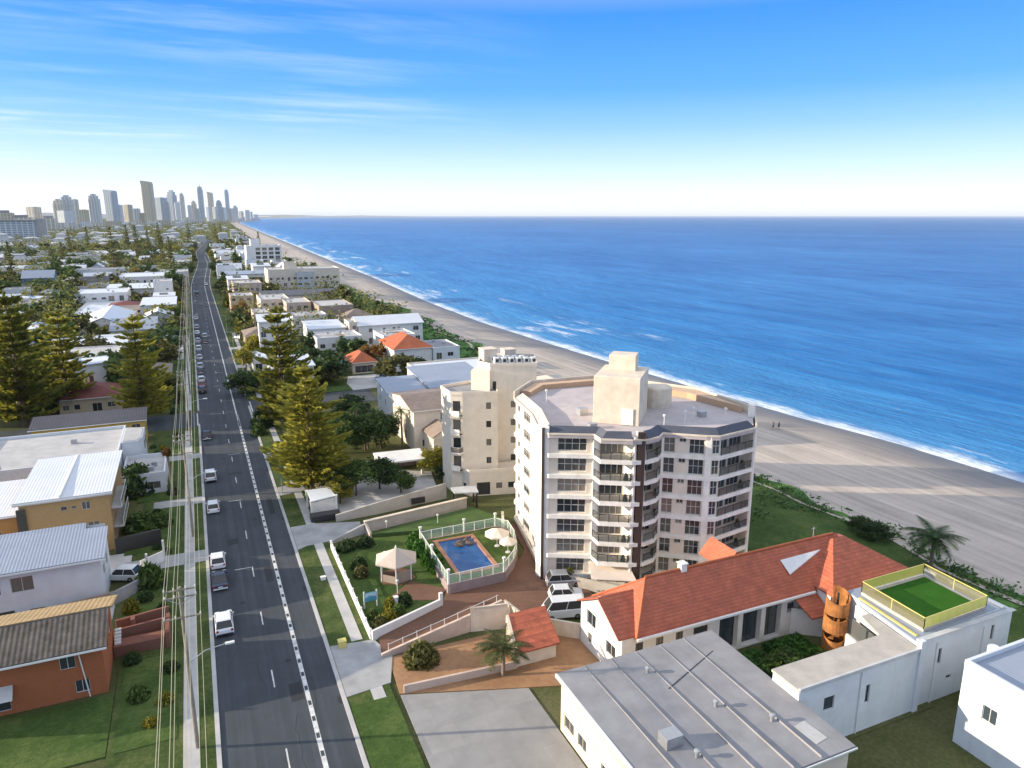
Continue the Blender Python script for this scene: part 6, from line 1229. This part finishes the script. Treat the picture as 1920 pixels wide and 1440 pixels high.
# ------------------------------------------------------------------ the skyline
def towermat(name, col, glass, fy=3.3, fx=5.0):
    m, nt, b = nodes(name); v = coords(nt); sx_ = nt.nodes.new('ShaderNodeSeparateXYZ'); nt.links.new(v, sx_.inputs[0])
    fz = math_(nt, 'FRACT', math_(nt, 'MULTIPLY', sx_.outputs[2], 1/fy)); fh = math_(nt, 'FRACT', math_(nt, 'MULTIPLY', math_(nt, 'ADD', sx_.outputs[0], sx_.outputs[1]), 1/fx))
    win = math_(nt, 'MULTIPLY', math_(nt, 'GREATER_THAN', fz, .38), math_(nt, 'GREATER_THAN', fh, .24))
    col_ = mixc(nt, math_(nt, 'MULTIPLY', noise(nt, coords(nt, scale=(.06,.06,.004)), 1, 2), .5), col, sc3(col, .55))
    nt.links.new(mixc(nt, win, col_, glass), b.inputs['Base Color']); nt.links.new(math_(nt, 'SUBTRACT', .7, math_(nt, 'MULTIPLY', win, .45)), b.inputs['Roughness']); return m
TM = [towermat('tower_pale', (.78,.77,.74), (.20,.25,.29), 3.4, 9), towermat('tower_cream', (.84,.75,.62), (.25,.26,.25), 3.4, 10), towermat('tower_glass', (.58,.62,.66), (.20,.26,.32), 3.6, 8), towermat('tower_bronze', (.70,.62,.46), (.22,.21,.18), 3.5, 7), towermat('tower_white', (.85,.85,.84), (.34,.39,.43))]
TW = [(64,21,388,1,2600,'flat'),(112,18,374,1,2500,'step'),(128,20,367,0,2550,'step'),(142,12,374,1,2600,'flat'),(121,22,395,4,2400,'flat'),(158,15,393,3,2800,'flat'),(172,6,392,1,3000,'flat'),(179,19,365,0,2900,'step'),(211,20,357,2,3000,'crown'),(223,14,384,4,3050,'flat'),(241,14,384,3,3200,'flat'),(257,12,391,0,3300,'flat'),(269,10,399,3,3300,'flat'),
    (281,19,341,3,3400,'crown'),(303,20,371,2,3500,'flat'),(315,10,378,0,3500,'step'),(325,15,358,2,3800,'step'),(334,8,380,4,3700,'flat'),(344,8,360,1,4100,'spire'),(340,8,377,0,4000,'flat'),(357,7,385,4,4000,'flat'),(365,9,377,1,4200,'step'),(372,8,391,0,4000,'flat'),(379,10,347,2,4400,'spire'),(391,7,388,4,4300,'flat'),(397,10,361,1,4600,'crown'),(404,8,388,0,4500,'flat'),(412,11,376,2,4700,'step'),(420,7,389,4,4700,'flat'),(428,7,353,2,5000,'spire'),(434,6,391,1,5000,'flat'),(442,9,386,0,5200,'step'),(452,8,396,1,5400,'flat'),(464,8,394,0,5700,'flat'),(470,6,397,1,5900,'flat'),(479,9,402,4,6200,'flat')]
ordn = ['first','second','third','fourth','fifth','sixth','seventh','eighth','ninth','tenth','eleventh','twelfth','thirteenth','fourteenth','fifteenth','sixteenth','seventeenth','eighteenth','nineteenth','twentieth'] 
def od(i): return ordn[i] if i < 20 else ('twenty-'+ordn[i-20] if i < 29 else ('thirtieth' if i == 29 else 'thirty-'+ordn[i-30]))
TW.sort(key=lambda q: q[0])
for i, (px, w_, top, mt, D, kind) in enumerate(TW):
    b_ = YAW + math.atan((px-960)/1386.5); x, y = D*math.sin(b_), D*math.cos(b_)
    zc = D*math.cos(math.atan((px-960)/1386.5)); h = EYE + (404-top)/1386.5*zc; wd = w_/1386.5*zc*.5*.92
    cn = ['pale grey','cream','blue-grey','bronze','white'][mt]; kd = {'flat':'flat-topped','step':'stepped','crown':'square-crowned','spire':'spired'}[kind]
    t = thing('skyline_tower', f'{cn} {kd} tower, {od(i)} high-rise from the left in the far skyline', 'tower', (x,y,0), -b_*.6 - [.5,.35,.6,.2][i%4], None)
    t.rotation_euler = (0,0,0); m = MB(); m.v = []; dp = wd*.85; hs = h*(.86 if kind in ('step','spire') else .93 if kind == 'crown' else .985)
    c_ = wd*.22; P_ = [(x-wd,y-dp+c_),(x-wd+c_,y-dp),(x+wd-c_,y-dp),(x+wd,y-dp+c_),(x+wd,y+dp),(x-wd,y+dp)]; m.prism(P_, 0, hs); sh_ = m.build('shaft', TM[mt], t); sh_.rotation_euler = (0,0,-[.55,.35,.65,.25][i%4])
    m = MB()
    if kind == 'flat': m.box(x-wd*.5,y-dp*.5,hs,x+wd*.5,y+dp*.5,h)
    elif kind == 'step': m.box(x-wd*.72,y-dp*.7,hs,x+wd*.8,y+dp*.7,h*.95); m.box(x-wd*.4,y-dp*.4,h*.95,x+wd*.45,y+dp*.4,h)
    elif kind == 'crown': m.prism([(x-wd*.95,y-dp*.9),(x+wd*.95,y-dp*.9),(x+wd*.95,y+dp*.9),(x-wd*.95,y+dp*.9)],hs,h,[h,h*.97,h*.97,h])
    else: m.box(x-wd*.75,y-dp*.7,hs,x+wd*.75,y+dp*.7,h*.93); m.tube((x,y,h*.93),(x,y,h),wd*.25,wd*.05,6)
    cr_ = m.build('crown', TM[mt], t); cr_.rotation_euler = (0,0,-[.55,.35,.65,.25][i%4])
    m = MB(); m.box(x-wd*1.5,y-dp*1.25,0,x+wd*1.5,y+dp*1.2,14+6*(i%3)); m.build('podium', TM[(mt+1)%5], t)
t = thing('dark_block', 'long dark blue block with grey wings near the left edge below the skyline', 'office block', (-262,1500,0)); m = MB(); m.prism(rect(-292,1490,-240,1520),0,36); m.build('wall', TM[2], t); m = MB(); m.prism(rect(-240,1492,-228,1520),0,40); m.build('stair_tower', M['concrete'], t); m = MB(); m.prism(rect(-296,1488,-238,1522),36,37.5); m.build('roof', M['greyroof'], t)
t = thing('tower_crane', 'slim luffing tower crane at the far left beside the skyline', 'crane', (-360,1700,0)); m = MB(); m.tube((-345,1700,0),(-345,1700,62),1.2,1.2,4); m.build('mast', M['cone'], t); m = MB(); m.tube((-345,1700,62),(-328,1700,96),.8,.4,4); m.build('jib', M['metal'], t); m = MB(); m.tube((-345,1700,62),(-354,1700,66),.9,.9,4); m.box(-356,1698,60,-352,1702,65); m.build('counterweight', M['cone'], t)
for i, (px, w_, h, lab) in enumerate([(8,22,52,'low brown hospital-like block at the left edge below the crane'),(40,26,40,'low pale block left of the first skyline tower'),(90,20,38,'low pale block between the first and second skyline towers')]):
    b_ = YAW + math.atan((px-960)/1386.5); D = 2300; x, y = D*math.sin(b_), D*math.cos(b_); t = thing('low_block', lab, 'building', (x,y,0)); m = MB(); m.prism(rect(x-w_*.9,y-15,x+w_*.9,y+15),0,h); m.build('wall', TM[1 if i else 3], t); m = MB(); m.prism(rect(x-w_*.5,y-8,x+w_*.5,y+8),h,h+6); m.build('roof', M['greyroof'], t)
# ------------------------------------------------------------------ two walkers on the sand
def person(x, y, z, rz, shirt, label, stride):
    t = thing('person', label, 'person', (x,y,z), 0)
    J = {'pel':(0,0,.95),'che':(0,.01,1.3),'nek':(0,.01,1.5),'hed':(0,.02,1.62),'top':(0,.02,1.74),'shl':(-.19,0,1.43),'ell':(-.25,-.03-stride*.3,1.15),'hal':(-.25,.06-stride*.5,.92),'shr':(.19,0,1.43),'elr':(.25,-.03+stride*.3,1.15),'har':(.25,.08+stride*.5,.92),
        'hil':(-.1,0,.9),'knl':(-.11,stride*.5+.03,.5),'anl':(-.11,stride,.08),'tol':(-.12,stride+.17,.03),'hir':(.1,0,.9),'knr':(.11,-stride*.4+.04,.5),'anr':(.11,-stride,.08),'tor':(.12,-stride+.17,.03)}
    Rd = dict(pel=.15,che=.17,nek=.065,hed=.1,top=.07,shl=.07,ell=.045,hal=.035,shr=.07,elr=.045,har=.035,hil=.1,knl=.065,anl=.045,tol=.03,hir=.1,knr=.065,anr=.045,tor=.03)
    Ed = [('pel','che'),('che','nek'),('nek','hed'),('hed','top'),('che','shl'),('shl','ell'),('ell','hal'),('che','shr'),('shr','elr'),('elr','har'),('pel','hil'),('hil','knl'),('knl','anl'),('anl','tol'),('pel','hir'),('hir','knr'),('knr','anr'),('anr','tor')]
    for sd_ in ('l','r'):
        hx, hy, hz = J['ha'+sd_]; s_ = -1 if sd_ == 'l' else 1
        for f in range(5):
            k = f'f{sd_}{f}'; J[k] = (hx+s_*.01*(f == 4), hy-.03+.018*f, hz-.10+.02*(f in (0,3))+.045*(f == 4)); Rd[k] = .009; Ed.append(('ha'+sd_, k))
    ks = list(J); me = bpy.data.meshes.new('body'); me.from_pydata([J[k] for k in ks], [(ks.index(a), ks.index(b)) for a, b in Ed], []); o = bpy.data.objects.new('body', me); C.objects.link(o); o.parent = t; o.rotation_euler = (0,0,rz)
    sk = o.modifiers.new('Skin', 'SKIN'); 
    for i, k in enumerate(ks): me.skin_vertices[0].data[i].radius = (Rd[k], Rd[k]*.85)
    me.skin_vertices[0].data[0].use_root = True; ss = o.modifiers.new('Sub', 'SUBSURF'); ss.levels = ss.render_levels = 1; me.materials.append(M['skin'])
    def part(nm, mb, mt): q = mb.build(nm, M[mt], None, True); q.parent = t; q.rotation_euler = (0,0,rz)
    m = MB(); m.lathe((0,.005,.88),[(.18,0),(.185,.2),(.205,.42),(.19,.56),(.09,.64)],12); part('shirt', m, shirt)
    m = MB(); m.tube((-.1,0,.95),(-.11,stride*.5+.03,.52),.125,.1,10); m.tube((.1,0,.95),(.11,-stride*.4+.04,.52),.125,.1,10); m.lathe((0,0,.84),[(.17,0),(.19,.1),(.17,.16)],12); part('shorts', m, 'cloth2')
    m = MB(); m.lathe((0,.0,1.62),[(.115,0),(.12,.07),(.085,.14),(.02,.17)],10); part('hair', m, 'hair')
    m = MB(); m.lathe((0,.125,1.61),[(.012,0),(.018,.02),(.006,.05)],6); part('nose', m, 'skin')
def bz(x, y):
    t_ = (x-dune(y))/(shore(y)-dune(y)); return lerp([0,.12,.35,.65,.88,1],[0,-.5,-1.3,-2.3,-3.3,-4.0],t_)
person(117.2,119.5,bz(117.2,119.5),.4,'cloth1','person in a navy shirt walking on the sand beside the water, left of the pair',.22); person(118.6,119.2,bz(118.6,119.2),.5,'cloth2','person in dark clothes walking on the sand beside the water, right of the pair',.16)

for k in range(1,7):
    z = FL[k]
    for x, y, h in ((45.0,68.6,.85),(49.4,68.7,.8),(60.6,66.5,1.0)):
        if (k*7+int(x)) % 3 == 0: continue
        bx((x,y,z), .32, h, 'leafy potted plant on a balcony of the big apartment block', 'leaf' if k % 2 else 'leafolive', 'bush', 'potted plants on the apartment balconies')
for key, p in list(PROTO.items()):
    if not p[1]:
        for ch in list(p[0].children): bpy.data.objects.remove(ch)
        bpy.data.objects.remove(p[0])
hz = MB(); hz.box(-20000,-460,-7,151500,161500,340); hm = bpy.data.materials.new('sea_air'); hm.use_nodes = True; hn = hm.node_tree
for n_ in list(hn.nodes):
    if n_.type != 'OUTPUT_MATERIAL': hn.nodes.remove(n_)
pv = hn.nodes.new('ShaderNodeVolumePrincipled'); pv.inputs['Density'].default_value = 2.6e-5; pv.inputs['Color'].default_value = (.86,.92,1,1); hn.links.new(pv.outputs[0], hn.nodes[0].inputs['Volume'])
o = hz.build('haze', hm); o['kind'] = 'stuff'
